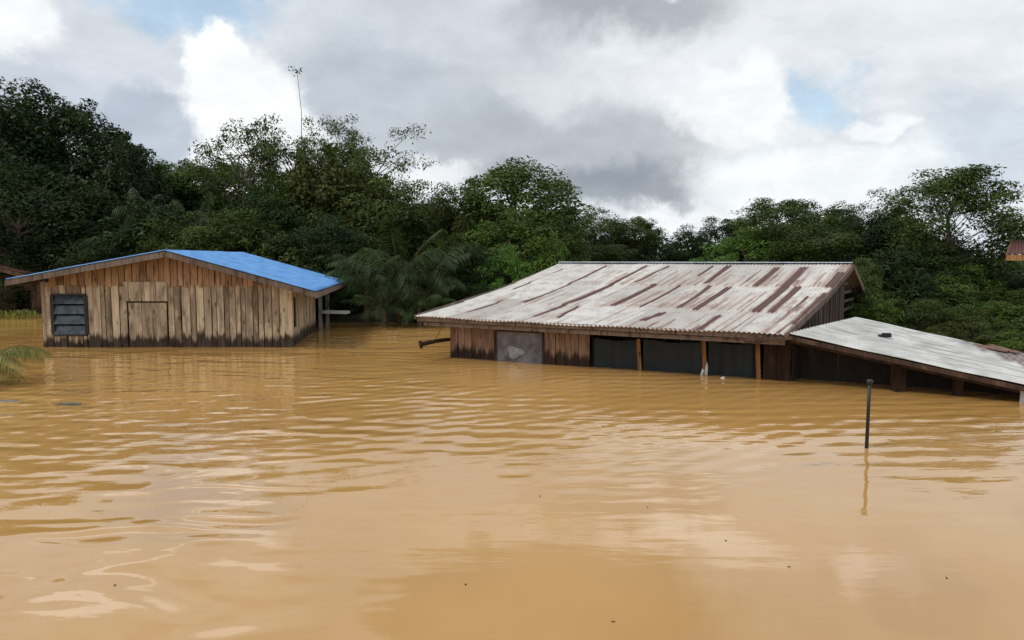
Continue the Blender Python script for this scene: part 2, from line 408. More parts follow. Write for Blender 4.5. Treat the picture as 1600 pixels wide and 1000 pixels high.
def corrugated(name, P00, P10, P01, P11, parent, m, pitch=.1, amp=.014, nv=40, sag=None, rustf=None, across='u', thick=.004, seed=1, sheet=.78):
    """sheet over a bilinear patch; u from P00 to P10 (along eave), v from P00 to P01 (up the slope); ridges run along v (or u)"""
    P00, P10, P01, P11 = map(Vector, (P00, P10, P01, P11)); LU = (P10 - P00).length; LV = (P01 - P00).length
    R = np.random.RandomState(seed)
    if across == 'u': nu = int(LU / pitch * 6); nvv = nv
    else: nu = nv; nvv = int(LV / pitch * 6)
    us = np.linspace(0, 1, nu + 1); vs = np.linspace(0, 1, nvv + 1); U, Vv = np.meshgrid(us, vs)
    A = [np.array(p) for p in (P00, P10, P01, P11)]
    P = (A[0] * ((1-U) * (1-Vv))[..., None] + A[1] * (U * (1-Vv))[..., None] + A[2] * ((1-U) * Vv)[..., None] + A[3] * (U * Vv)[..., None])
    nn = np.array((P10 - P00).cross(P01 - P00).normalized())
    if nn[2] < 0: nn = -nn
    dist = (U * LU) if across == 'u' else (Vv * LV)
    d_ = amp * np.sin(dist * 2 * np.pi / pitch)
    if sag is not None: d_ = d_ + sag(U, Vv)
    # each sheet is a hair higher or lower and laps the next
    nsh = max(1, int(LU / sheet)); js = R.uniform(-.006, .006, (8, nsh + 2))
    if across == 'u': d_ = d_ + js[np.minimum((Vv * 2.999).astype(int), 2), (U * nsh).astype(int)]
    P = P + nn * d_[..., None]
    V1 = P.reshape(-1, 3); V2 = V1 - nn * thick; n = len(V1); ix = np.arange(n).reshape(U.shape)
    q = np.stack([ix[:-1, :-1], ix[:-1, 1:], ix[1:, 1:], ix[1:, :-1]], -1).reshape(-1, 4)
    q2 = q[:, ::-1] + n
    rim = np.concatenate([ix[0, :], ix[1:, -1], ix[-1, -2::-1], ix[-2:0:-1, 0]]); rn = np.roll(rim, -1)
    q3 = np.stack([rim, rim + n, rn + n, rn], -1)
    Fq = np.concatenate([q, q2, q3]); VV = np.concatenate([V1, V2])
    rust = np.zeros(U.shape) if rustf is None else rustf(U, Vv, P)
    tones = R.uniform(0, 1, (8, nsh + 2)); tone = tones[np.minimum((Vv * 2.999).astype(int), 2), (U * nsh).astype(int)]
    me = fast_mesh(name, VV, Fq, np.concatenate([tone.ravel()] * 2), m)
    a = me.attributes.new('rust', 'FLOAT', 'POINT'); a.data.foreach_set('value', np.concatenate([rust.ravel()] * 2).astype(np.float32))
    uvl = me.uv_layers.new(name='sheet'); uvv = np.stack([np.concatenate([(U * LU).ravel()] * 2), np.concatenate([(Vv * LV).ravel()] * 2)], -1)
    li = np.empty(len(me.loops), np.int32); me.loops.foreach_get('vertex_index', li)
    uvl.data.foreach_set('uv', uvv[li].astype(np.float32).ravel())
    me.polygons.foreach_set('use_smooth', [True] * len(me.polygons))
    o = bpy.data.objects.new(name, me); COL.objects.link(o)
    if parent is not None: o.parent = parent; o.location = -Vector(parent.location) if parent.type == 'EMPTY' else (0, 0, 0)
    return o

# ---- wooden house under the blue roof
D0 = 18.2; dv = Vector((-.13, 1, 0)).normalized()
FL = atz(75, 541, 0); FR = atz(455, 543, 0)
FL.y = FR.y = (FL.y + FR.y) / 2; FL.x = at(75, 541, FL.y).x; FR.x = at(455, 541, FR.y).x
yr = FL.y - .75
RL, RT, RR = at(8, 436, yr), at(258, 391, yr), at(494, 455, yr)
ho = thing('wooden_house', (RT.x, FL.y, 0), 'flooded plank house with blue metal roof and louvred window', 'house', 'flooded wooden houses')
def roofz(x):
    return RT.z + (RL.z - RT.z) * (RT.x - x) / (RT.x - RL.x) if x < RT.x else RT.z + (RR.z - RT.z) * (x - RT.x) / (RR.x - RT.x)
DEP = 7.6
# front wall: lower boards, upper gable boards standing proud of them, door and header
def X(px): return at(px, 541, FL.y).x - FL.x
def Z(py): return at(200, py, FL.y).z
mb = MB()
zsplit = lambda s: min(Z(441) + .012 * math.sin(s * 40), roofz(FL.x + s) - .11)
win = (X(87), X(139), Z(523), Z(460)); door = (X(203), X(266), -.6, Z(471))
board_wall(mb, FL, FR, zsplit, skip=[win, door], gap=.022, jit=.03, wmin=.11, wmax=.2, t0=0)
wall_front = mb.build('wall', M_board, ho)
mb = MB(); f2 = Vector((0, -.045, 0))
board_wall(mb, FL + f2, FR + f2, lambda s: roofz(FL.x + s) - .10, zlow=lambda s: Z(447 + 2 * math.sin(s * 17)) if roofz(FL.x + s) - .14 > Z(438) else 99, gap=.018, t0=.3, jit=.02, wmin=.12, wmax=.2)
mb.build('gable_boards', M_board_orange, ho)
# header patch above the door
mb = MB(); board_wall(mb, (FL.x + X(201), FL.y - .075), (FL.x + X(268), FL.y - .075), lambda s: Z(440), bottom=Z(470), wmin=.1, wmax=.16, t0=.5)
mb.build('door_header', M_board, ho)
mb = MB(); board_wall(mb, (FL.x + X(205), FL.y - .02), (FL.x + X(264), FL.y - .02), lambda s: Z(473), bottom=-.6, t0=.2, t1=.7, gap=.005)
dr = mb.build('door', M_board, ho)
mb = MB(); mb.bar((FL.x + X(203), FL.y - .07, Z(471)), (FL.x + X(267), FL.y - .07, Z(471)), .05, .02, tone=.4)
mb.build('door_lintel', M_beam, dr)
# window
mb = MB(); x0, x1 = FL.x + win[0], FL.x + win[1]; z0, z1 = win[2], win[3]; yw = FL.y - .05
for a_, b_ in (((x0, yw, z0), (x1, yw, z0)), ((x0, yw, z1), (x1, yw, z1))): mb.bar(a_, b_, .09, .04)
for x_ in (x0, x1): mb.bar((x_, yw, z0 + .021), (x_, yw, z1 - .021), .04, .085)
wf = mb.build('window', M_frame, ho)
mb = MB(); nb = 4
for k in range(nb):
    zc = z0 + (k + .5) * (z1 - z0) / nb; hh = (z1 - z0) / nb * .42
    mb.hexa([(x0+.025, yw-.03, zc-hh), (x1-.025, yw-.03, zc-hh), (x1-.025, yw-.022, zc-hh), (x0+.025, yw-.022, zc-hh),
             (x0+.025, yw+.05, zc+hh), (x1-.025, yw+.05, zc+hh), (x1-.025, yw+.058, zc+hh), (x0+.025, yw+.058, zc+hh)])
mb.build('louvre', M_glass, wf)
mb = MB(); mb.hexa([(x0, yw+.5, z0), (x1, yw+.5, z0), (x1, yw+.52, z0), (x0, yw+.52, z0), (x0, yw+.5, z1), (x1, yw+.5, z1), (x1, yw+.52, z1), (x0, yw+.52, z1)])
mb.build('room_shade_panel', M_shade, wf)  # dark panel in place of the unlit room behind the louvres
# right side wall with slot window, back wall, left wall
B = FR + dv * 4.2; mb = MB()
sl = (.32, .62, Z(514) , Z(466))
board_wall(mb, FR, B, lambda s: roofz(FR.x) - .13, skip=[sl], gap=.01, t0=.5)
mb.build('side_wall', M_board, ho)
mb = MB(); board_wall(mb, B, B + Vector((-1.6, 0, 0)), lambda s: roofz(FR.x) - .1, gap=.01)
B2 = FR + dv * DEP; FL2 = FL + dv * DEP
board_wall(mb, B2 + Vector((-1.6, 0, 0)), FL2, lambda s: 1.3, gap=.006)
board_wall(mb, FL2, FL, lambda s: roofz(FL.x) - .12, gap=.006)
board_wall(mb, B + Vector((-1.6, 0, 0)), B2 + Vector((-1.6, 0, 0)), lambda s: 1.4, gap=.006)
mb.build('rear_wall', M_board, ho)
mb = MB(); mb.bar(FR + Vector((.02, -.03, -.5)), FR + Vector((.02, -.03, roofz(FR.x) - .16)), .08, .08, tone=.9)
mb.build('corner_post', M_board, ho); mb = MB(); mb.bar(FL + Vector((-.02, -.03, -.5)), FL + Vector((-.02, -.03, roofz(FL.x) - .16)), .08, .08, tone=.3)
mb.build('corner_post', M_board, ho)
for k, (px_, yy) in enumerate(((501, 23.2), (512, 24.4))):
    p = at(px_, 500, yy); mb = MB(); mb.bar((p.x, p.y, -.6), (p.x, p.y, 1.36), .1, .1, up=(0, 1, 0), tone=1)
    mb.build('porch_post', M_pipe, ho)
# roof sheets, rake boards, rafters
bk = dv * 7.9
def up(v, z): return Vector(v) + Vector((0, 0, z))
corrugated('roof', RT, RT + bk, RR, RR + bk * .93, ho, M_blue, pitch=.19, amp=.018, nv=24, across='u', seed=3)
rl = corrugated('roof', RT, RT + bk, RL, RL + bk, ho, M_blue, pitch=.19, amp=.018, nv=24, across='u', seed=4)
mb = MB(); mb.bar(up(RT, .02), up(RT + bk, .02), .22, .012); mb.build('ridge_cap', M_blue, rl) if False else None
mb = MB()
mb.bar(up(RL + Vector((0, .03, 0)), -.09), up(RT + Vector((-.0, .03, 0)), -.09), .03, .13, tone=.6)
mb.bar(up(RT + Vector((.0, .035, 0)), -.09), up(RR + Vector((0, .03, 0)), -.09), .03, .13, tone=.4)
mb.bar(up(RR, -.10), up(RR + bk * .93, -.10), .03, .13, tone=.7)
mb.bar(up(RL, -.10), up(RL + bk, -.10), .03, .13, tone=.3)
mb.build('fascia_board', M_grey, ho)
mb = MB()
for k in range(7):
    o_ = dv * (.5 + k * 1.1)
    mb.bar(up(RT + o_, -.07), up(RR + o_ * .93, -.07), .05, .09, tone=.4); mb.bar(up(RT + o_, -.075), up(RL + o_, -.075), .05, .09, tone=.4)
mb.build('rafter', M_beam, ho)

# ---- second house, half hidden at the left edge
p = at(-40, 487, 29); ho2 = thing('wooden_house', (p.x, p.y, 0), 'brown board house with rusty roof edge, cut by the left side', 'house', 'flooded wooden houses')
a_ = at(-190, 480, 29.5); b_ = at(70, 480, 28.5); yq = 28.6
def H2x(px): return (Vector((at(px, 470, 28.6).x, 0, 0)) - Vector((a_.x, 0, 0))).length
zt = at(30, 440, 28.6).z; w0, w1 = H2x(22), H2x(55); zb, ztp = at(30, 486, 28.6).z, at(30, 452, 28.6).z
mb = MB(); board_wall(mb, a_, b_, lambda s: zt + .25, skip=[(w0, w1, zb, ztp)], gap=.01); 
board_wall(mb, b_, b_ + Vector((-.6, 5, 0)), lambda s: zt + .2); mb.build('wall', M_board_far, ho2)
mb = MB(); dd = (b_ - a_).normalized(); dd.z = 0
for s0 in (w0, w1): q = Vector((a_.x, a_.y, 0)) + dd * s0; mb.bar(up(q, zb), up(q, ztp), .06, .12)
for z_ in (zb, ztp): mb.bar(up(Vector((a_.x, a_.y, 0)) + dd * (w0 + .03), z_), up(Vector((a_.x, a_.y, 0)) + dd * (w1 - .03), z_), .1, .05)
wq = mb.build('window', M_beam, ho2)
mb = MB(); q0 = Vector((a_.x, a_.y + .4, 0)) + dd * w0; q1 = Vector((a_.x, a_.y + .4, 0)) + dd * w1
mb.bar(up(q0, (zb + ztp) / 2), up(q1, (zb + ztp) / 2), .02, ztp - zb); mb.build('room_shade_panel', M_shade, wq)  # dark panel that paints the shade inside this window
e0 = at(-200, 380, 28); e1 = at(38, 427, 28)
corrugated('roof', at(-130, 385, 28), at(-130, 385, 28) + Vector((-.6, 6, .0)), e1, e1 + Vector((-.6, 6, 0)), ho2, M_rust, nv=12, seed=7, rustf=lambda U, V_, P: 1.0 + 0 * U)
mb = MB(); mb.bar(up(at(-130, 385, 28), -.1), up(e1, -.1), .03, .14, tone=.7); mb.build('fascia_board', M_beam, ho2)

# ---- roof of a stilt house behind the trees at the right edge
e0 = at(1573, 397, 20.5); ho3 = thing('stilt_house', (e0.x + 3, e0.y + 2, 0), 'dark roof corner of a house showing beyond the trees at far right', 'house', 'flooded wooden houses')
e1 = e0 + Vector((5, -.5, .0)); t0_ = e0 + Vector((1.2, 1.6, .45)); t1_ = e1 + Vector((-.5, 1.6, .45))
corrugated('roof', e0, e1, t0_, t1_, ho3, M_rust, nv=12, seed=8, rustf=lambda U, V_, P: 1.3 + 0 * U)
mb = MB(); mb.bar(up(e0, -.1), up(e1, -.1), .04, .16, tone=.9); mb.bar(up(e0, -.1), up(t0_ + Vector((-.0, .0, 0)), -.1), .04, .16, tone=.5); mb.build('fascia_board', M_newbeam, ho3)
mb = MB(); c0 = e0 + Vector((1.5, .9, 0)); board_wall(mb, (c0.x, c0.y), (e1.x - .4, e1.y + .8), lambda s: e0.z - .02, bottom=e0.z - 1.9, t0=.1, t1=.6); mb.build('wall', M_board_brown, ho3)
for q in (c0 + Vector((.1, .1, 0)), Vector((e1.x - .5, e1.y + .9, 0)), c0 + Vector((2, 0, 0))):
    mb = MB(); mb.bar((q.x, q.y, -.5), (q.x, q.y, e0.z - 1.85), .14, .14, up=(0, 1, 0)); mb.build('stilt', M_beam, ho3)

# ---- long low house with the rusty corrugated roof
WA = atz(705, 558, 0); WB = atz(1190, 592, 0)
u = (WB - WA).normalized(); nf = Vector((u.y, -u.x, 0)); nf = nf if nf.y < 0 else -nf; back = -nf
# eave line runs .75 m in front of the wall
def on_line(px, py, p0, d):
    r = ray(px, py); k = r.x / r.y     # x = k*y
    t = (k * p0.y - p0.x) / (d.x - k * d.y); q = p0 + d * t; return at(px, py, q.y)
pe = WA + nf * .7
E1 = on_line(648, 491, pe, u); E2 = on_line(1225, 518, pe, u)
R1 = at(875, 411, E1.y + 5.7); R2 = at(1332, 412, E2.y + 6.0)
print('E', E1, E2, 'R', R1, R2, 'W', WA, WB)
hr = thing('corrugated_roof_house', ((WA.x + WB.x) / 2, WA.y, 0), 'flooded house with long white corrugated roof streaked with rust', 'house', 'flooded wooden houses')
STR = [((950, 415), (815, 473), 5), ((1012, 415), (832, 496), 6), ((1045, 415), (992, 442), 4), ((1026, 443), (955, 479), 7), ((1062, 446), (1000, 480), 5),
       ((1140, 415), (1102, 444), 7), ((1216, 417), (1180, 447), 8), ((1258, 417), (1180, 487), 9), ((1248, 447), (1205, 488), 7), ((1115, 415), (1090, 432), 3),
       ((1140, 448), (1085, 485), 6), ((1125, 492), (1090, 517), 6), ((1040, 487), (1000, 503), 7), ((905, 477), (870, 497), 4), ((1110, 446), (1060, 482), 5),
       ((790, 470), (726, 489), 3), ((1318, 425), (1296, 450), 12), ((1296, 462), (1240, 508), 9), ((880, 420), (800, 452), 2)]
cth, sth = math.cos(PITCH), math.sin(PITCH)
def proj(P):
    x = P[..., 0]; y = P[..., 1]; z = P[..., 2] - H
    dz = y * cth - z * sth; uy = y * sth + z * cth
    return 800 + F * x / dz, 500 - F * uy / dz
RS = np.random.RandomState(11)
def seg_uv():
    """stain positions as metres on the roof, found once from where they lie"""
    out = []
    for a, b_, w in STR: out.append((a, b_, w))
    return out
def rustf(U, V_, P):
    px_, py_ = proj(P); r = np.zeros(U.shape); LUm = (E2 - E1).length
    rn_ = np.random.RandomState(4); fray = np.interp(V_ * 60 + U * 3, np.arange(70), rn_.uniform(-1, 1, 70))
    def uvof(x, y):
        k = np.argmin((px_ - x) ** 2 + (py_ - y) ** 2); return U.ravel()[k], V_.ravel()[k]
    strips = []
    for (ax, ay), (bx, by), w in STR:
        (u0, v0), (u1, v1) = uvof(ax, ay), uvof(bx, by); strips.append((u0, v0, u1, v1, w * .0095, 1.0))
    for k in range(260):      # thin faint streaks running down from the laps
        u0 = rn_.uniform(.02, 1) ** .8; v1 = rn_.choice([.0, .27, .27, .62, .62]); ln = rn_.uniform(.06, .3)
        strips.append((u0, min(1, v1 + ln), u0 + rn_.uniform(-.004, .004), v1, rn_.uniform(.012, .035), rn_.uniform(.35, .8) * (.5 + .5 * u0)))
    for u0, v0, u1, v1, hw, st_ in strips:
        t = (v0 - V_) / max(v0 - v1, 1e-3); uc = u0 + (u1 - u0) * np.clip(t, 0, 1)
        d = np.abs(U - uc) * LUm / hw
        m_ = np.clip(1.9 - 1.15 * d + .10 * fray, 0, 1) * np.clip((t + .012) * 40, 0, 1) * np.clip((1.012 - t) * 40, 0, 1)
        halo = np.clip(1 - d / 4.5, 0, 1) * .42 * ((t > 0) & (t < 1.05))
        r = np.maximum(r, np.maximum(m_ * 1.1, halo) * st_)
    r = np.maximum(r, .36 * np.exp(-((V_ - .42) / .16) ** 2) * sst(U, .3, .8) * (.75 + .5 * fray))
    r = np.maximum(r, .32 * np.exp(-((V_ - .62) / .015) ** 2)); r = np.maximum(r, .30 * np.exp(-((V_ - .27) / .015) ** 2))
    r = np.maximum(r, .5 * np.clip(1 - V_ / .02, 0, 1)); r = np.maximum(r, .55 * np.clip(1 - (1 - U) / .012, 0, 1))
    r = np.maximum(r, .7 * sst(U, .955, .985) * sst(V_, .6, .66))
    return r
def sst(x, a, b_): t = np.clip((x - a) / (b_ - a), 0, 1); return t * t * (3 - 2 * t)
def sag(U, V_):
    s = -.10 * np.sin(np.pi * V_) * (1 - .3 * U) - .03 * np.sin(np.pi * U) * (1 - V_)
    lap = .02 * ((V_ < .62).astype(float) * -1) + .02 * ((V_ < .27).astype(float) * -1)
    return s + lap + .01 * np.sin(U * 23) * (1 - V_) 
corrugated('roof', E1, E2, R1, R2, hr, M_rust, pitch=.085, amp=.012, nv=96, sag=sag, rustf=rustf, seed=5, sheet=.7)
K1 = R1 + back * 2.6 + Vector((0, 0, -1.15)); K2 = at(1356, 470, R2.y + 2.4)
corrugated('roof', K1, K2, up(R1, -.002), up(R2, -.002), hr, M_rust, pitch=.105, amp=.016, nv=24, seed=6, rustf=lambda U, V_, P: .45 + .0 * U)
mb = MB(); mb.bar(up(R1, .03), up(R2, .03), .26, .02); mb.build('ridge_cap', M_ridge, hr)
# fascia and flashing under the eave: two stepped boards, tattered sheet edge hanging
mb = MB()
g1 = E1 + back * .10 + Vector((0, 0, -.10)); g2 = E2 + back * .10 + Vector((0, 0, -.10))
mb.bar(g1, g2, .03, .10, tone=.75)
mb.bar(g1 + back * .10 + u * .1 + Vector((0, 0, -.115)), g2 + back * .10 + Vector((0, 0, -.115)), .03, .075, tone=.95)
mb.bar(E1 + Vector((0, 0, -.06)), E1.lerp(R1, .5) + Vector((0, 0, -.14)), .03, .09, tone=.4)
mb.bar(E1.lerp(R1, .5) + Vector((0, 0, -.14)), R1 + Vector((0, 0, -.06)), .03, .09, tone=.4)
mb.build('fascia_board', M_grey, hr)
mb = MB()
mb.bar(E2 + Vector((.03, 0, -.09)), E2.lerp(R2, .5) + Vector((.03, 0, -.17)), .04, .12, tone=.6)
mb.bar(E2.lerp(R2, .5) + Vector((.03, 0, -.17)), R2 + Vector((.03, 0, -.08)), .04, .12, tone=.5)
mb.bar(R2 + Vector((.04, 0, -.08)), K2 + Vector((.04, 0, -.08)), .04, .12, tone=.9)
mb.build('barge_board', M_grey, hr)
mb = MB(); rr = random.Random(3); L = (E2 - E1).length
for k in range(120):     # ragged rusty sheet ends and laths below the eave
    s = L * (.42 + .57 * k / 120); w = .03 + rr.random() * .03; q = E1 + u * s + back * .2 + Vector((0, 0, -.16 + (E2.z - E1.z) * s / L))
    q.z -= .02 * math.sin(k); hgt = rr.uniform(.02, .09)
    mb.hexa([q + u * 0 + Vector((0, 0, -hgt)), q + u * w + Vector((0, 0, -hgt * rr.uniform(.5, 1))), q + u * w + back * .008 + Vector((0, 0, -hgt)), q + back * .008 + Vector((0, 0, -hgt)),
             q, q + u * w, q + u * w + back * .008, q + back * .008], rr.random())
mb.build('torn_flashing', M_fasciarust, hr)
# walls
def WS(px): q = on_line(px, 560, WA, u); return (Vector((q.x, q.y, 0)) - WA).length
wt_ = lambda s: E1.z + (E2.z - E1.z) * (s / (WB - WA).length) - .05
zwin = .0
mb = MB(); s1 = WS(922); wl, wr_ = WS(775), WS(850)
def WZ(px, py): return on_line(px, py, WA, u).z
board_wall(mb, WA, WA + u * s1, wt_, skip=[(wl, wr_, -.4, WZ(810, 517))], gap=.012, wmin=.16, wmax=.3)
mb.build('wall', M_board_brown, hr)
mb = MB(); a1 = WA + u * wl; a2 = WA + u * wr_; zt2 = WZ(810, 517)
for q in (a1, a2): mb.bar(up(q + nf * .045, -.4), up(q + nf * .045, zt2 - .02), .05, .05, up=(0, 1, 0), tone=.2)
mb.bar(up(a1 + nf * .05, zt2), up(a2 + nf * .05, zt2), .06, .045, tone=.3)
wn = mb.build('window', M_beam, hr)
mb = MB()   # grey plastic sheet pinned over the window
n_ = 14
for k in range(n_):
    t0q, t1q = k / n_, (k + 1) / n_; p0 = a1.lerp(a2, t0q) + nf * (.01 + .012 * math.sin(k * 1.7)); p1 = a1.lerp(a2, t1q) + nf * (.01 + .012 * math.sin((k+1) * 1.7))
    mb.hexa([up(p0, -.4), up(p1, -.4), up(p1 + nf * .006, -.4), up(p0 + nf * .006, -.4), up(p0, zt2 - .03), up(p1, zt2 - .03), up(p1 + nf * .006, zt2 - .03), up(p0 + nf * .006, zt2 - .03)])
mb.build('plastic_sheet', M_sheetgrey, wn)
mb = MB()   # pale torn piece on the sheet
c_ = on_line(806, 550, WA, u) + nf * .035
ring = []
for k in range(14):
    an = 2 * math.pi * k / 14; r_ = .15 * (1 + .25 * math.sin(3 * an + 1)); ring.append(c_ + u * (r_ * 1.25 * math.cos(an)) + Vector((0, 0, r_ * .85 * math.sin(an))))
i = mb.addv(ring + [q + nf * .006 for q in ring]); mb.f += [tuple(range(i+13, i-1, -1)), tuple(range(i+14, i+28))] + [(i+k, i+(k+1) % 14, i+14+(k+1) % 14, i+14+k) for k in range(14)]
mb.build('torn_patch', plain('pale_torn_plastic', (150, 146, 150), .5), wn)
# dark tarps, posts and top rail of the open veranda
def tarp(pa, pb, zt_, ph, off=.06):
    mb = MB(); n_ = 16; A_, B_ = WA + u * WS(pa) + back * off, WA + u * WS(pb) + back * off
    for k in range(n_):
        f0, f1 = k / n_, (k+1) / n_; p0 = A_.lerp(B_, f0) + nf * .03 * math.sin(k * .9 + ph); p1 = A_.lerp(B_, f1) + nf * .03 * math.sin((k+1) * .9 + ph)
        zz = zt_ - .05 * math.sin(math.pi * f0); zz1 = zt_ - .05 * math.sin(math.pi * f1)
        mb.hexa([up(p0, -.5), up(p1, -.5), up(p1 + back * .006, -.5), up(p0 + back * .006, -.5), up(p0, zz), up(p1, zz1), up(p1 + back * .006, zz1), up(p0 + back * .006, zz)])
    return mb.build('tarpaulin', M_tarp, hr)
tarp(923, 999, WZ(960, 529), 0); tarp(1004, 1101, WZ(1050, 532), 1.3); tarp(1106, 1184, WZ(1150, 535), 2.2)
for px_ in (1001, 1103, 1187):
    q = WA + u * WS(px_) + nf * .02; lean = u * (-.05); mb = MB(); mb.bar(up(q + u * .02, -.5), up(q + lean, WZ(px_, 531) + .02), .065, .065, up=(0, 1, 0), tone=.6)
    mb.build('post', M_newbeam, hr)
mb = MB(); mb.bar(up(WA + u * WS(860) + nf * .06, WZ(860, 513)), up(WA + u * WS(1200) + nf * .06, WZ(1200, 526)), .05, .09, tone=.8)
mb.build('top_rail', M_newbeam, hr)
# dark inside: back wall, floor of boards lost in shade
iA = WA + back * 3.0; iB = WB + back * 3.0 + u * .6
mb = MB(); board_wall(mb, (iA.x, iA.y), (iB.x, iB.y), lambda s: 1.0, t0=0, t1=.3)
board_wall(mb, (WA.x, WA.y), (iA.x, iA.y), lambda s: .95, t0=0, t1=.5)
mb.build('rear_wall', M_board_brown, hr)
# end wall between the veranda and the lean-to and the gable above it
cA = WA + u * WS(1193); cB = WA + u * WS(1236) 
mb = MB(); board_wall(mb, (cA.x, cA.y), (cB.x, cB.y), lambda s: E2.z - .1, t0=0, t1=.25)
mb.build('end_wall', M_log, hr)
# gable wall in the plane of the right end: follows the rake line slightly inside it
G0 = E2.lerp(R2, .12); G1 = R2.lerp(K2, .9)
gi = Vector((-.22, 0, 0))
def gz(s, L1, L2):
    if s < L1: return E2.z + (R2.z - E2.z) * (.12 + .88 * s / L1) - .13 - .08 * math.sin(math.pi * s / L1)
    return R2.z + (K2.z - R2.z) * (.9 * (s - L1) / L2) - .13
a0_ = Vector((G0.x, G0.y, 0)) + gi; r0_ = Vector((R2.x, R2.y, 0)) + gi; k0_ = Vector((G1.x, G1.y, 0)) + gi
L1 = (r0_ - a0_).length; L2 = (k0_ - r0_).length
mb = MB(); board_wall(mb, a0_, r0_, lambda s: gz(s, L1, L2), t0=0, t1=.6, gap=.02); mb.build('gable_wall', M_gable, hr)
mb = MB(); 
for k in range(5):
    zz = K2.z - .1 + k * .22
    fr_ = max(.05, min(.9, (R2.z - .15 - zz) / (R2.z - K2.z) * .9)); mb.bar(up(r0_, zz), up(r0_.lerp(k0_, fr_), zz), .03, .07, tone=.1 + .05 * k)
mb.build('gable_slats', M_grey, hr)
# broken timber ends under the right eave corner
mb = MB()
for pa, pb in (((1130, 528), (1222, 532)), ((1172, 522), (1196, 534)), ((1180, 534), (1236, 528)), ((1190, 526), (1182, 538))):
    mb.bar(at(*pa, E2.y + .05), at(*pb, E2.y + .02), .06, .05, tone=rr.random())
mb.build('broken_batten', M_beam, hr)

# lean-to on the right: it slopes down to the right, ridges run down the slope
Q1 = at(1233, 521, E2.y + .15); Q2 = at(1610, 602, 10.9); Q3 = at(1336, 496, 15.6); Q4 = at(1600, 553, 14.9)
lsag = lambda U, V_: -.012 * np.sin(np.pi * U) + .004 * np.sin(U * 19 + V_ * 5)
Q2 = Q1 + (Q2 - Q1) * 1.25; Q4 = Q3 + (Q4 - Q3) * 1.18
def lean_rust(U, V_, P):
    px_, py_ = proj(P); edge = 530 + (px_ - 1500) * .46 + 3 * np.sin(U * 70)
    return np.clip((edge - py_) / 2.5, 0, 1) * np.clip((px_ - 1498) / 6, 0, 1) * (.72 + .25 * np.sin(U * 160 + V_ * 30))
lr = corrugated('lean_to_roof', Q1, Q2, Q3, Q4, hr, M_zinc, pitch=.17, amp=.024, nv=60, across='v', sag=lsag, seed=9,
    rustf=lean_rust)
for qa, qb, dz_, hh in ((Q1, Q2, -.075, .07), (Q1 + back * .25, Q2 + back * .25, -.15, .07), (Q3, Q4, -.08, .08)):
    mb = MB(); mb.bar(up(qa, dz_), up(qb, dz_), .05, hh, tone=.1); mb.build('lean_to_beam', M_beam, hr)
mb = MB()
for k in range(9): f_ = .03 + k * .118; mb.bar(up(Q1.lerp(Q2, f_).lerp(Q3.lerp(Q4, f_), .08), -.13), up(Q3.lerp(Q4, f_), -.13), .05, .08, tone=.2)
mb.build('lean_to_rafter', M_beam, hr)
def lowline(px, py=600):
    r = ray(px, py); k = r.x / r.y; d = (Q2 - Q1); t = (k * Q1.y - Q1.x) / (d.x - k * d.y); return Q1 + d * t
for px_, w_ in ((1404, .17), (1500, .11)):
    q = lowline(px_) + back * .3; mb = MB(); mb.bar((q.x, q.y, -.5), (q.x, q.y, q.z - .17), w_, w_, up=(0, 1, 0), tone=.1); mb.build('lean_to_post', M_log, hr)
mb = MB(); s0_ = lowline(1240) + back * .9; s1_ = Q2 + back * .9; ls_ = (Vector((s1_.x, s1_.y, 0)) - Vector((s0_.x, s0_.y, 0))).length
board_wall(mb, (s0_.x, s0_.y), (s1_.x, s1_.y), lambda s: s0_.z + (s1_.z - s0_.z) * s / ls_ - .07, t0=0, t1=.3, gap=0, jit=.01); mb.build('lean_to_shade_wall', M_shade, hr)  # near-black wall added close behind the posts to paint the interior shade
mb = MB(); board_wall(mb, (cB.x, cB.y), (s0_.x, s0_.y), lambda s: s0_.z - .08, t0=0, t1=.3, gap=0); mb.build('lean_to_shade_wall', M_shade, hr)  # dark side piece added to keep the opening black
mb = MB(); t4 = Q4.lerp(Q3, .02); board_wall(mb, (Q3.x, Q3.y - .1), (t4.x, t4.y - .1), lambda s: Q3.z + (Q4.z - Q3.z) * s / (Q4 - Q3).length - .13, t0=0, t1=.3, gap=0); mb.build('lean_to_shade_wall', M_board_brown, hr)
mb = MB()   # rusty offcuts lying along the far edge of the lean-to roof
for (pa, pb, w_) in (((1500, 537), (1575, 551), .30), ((1545, 541), (1592, 554), .22), ((1568, 553), (1604, 574), .26)):
    A_, B_ = at(*pa, 15.0), at(*pb, 14.4); mb.bar(up(A_, .03), up(B_, .03), w_, .012, tone=rr.random())
mb.build('rusty_offcut', M_fasciarust, hr)
# small torn dark flap in the lean-to roof
c_ = on_line(1357, 518, Q1 + (Q3 - Q1) * .42, (Q2 - Q1)); 
c_ = Q1.lerp(Q2, .235).lerp(Q3.lerp(Q4, .30), .46)
fl = thing('loose_plank', (c_.x, c_.y, c_.z), 'small dark piece of timber lying on the white lean-to roof', 'plank')
mb = MB(); mb.bar(up(c_ + Vector((-.11, 0, 0)), .045), up(c_ + Vector((.10, -.03, 0)), .05), .09, .05, tone=0); mb.bar(up(c_ + Vector((-.05, -.02, 0)), .085), up(c_ + Vector((.12, .03, 0)), .08), .05, .03, tone=0)
o = mb.build('timber', M_black, fl)

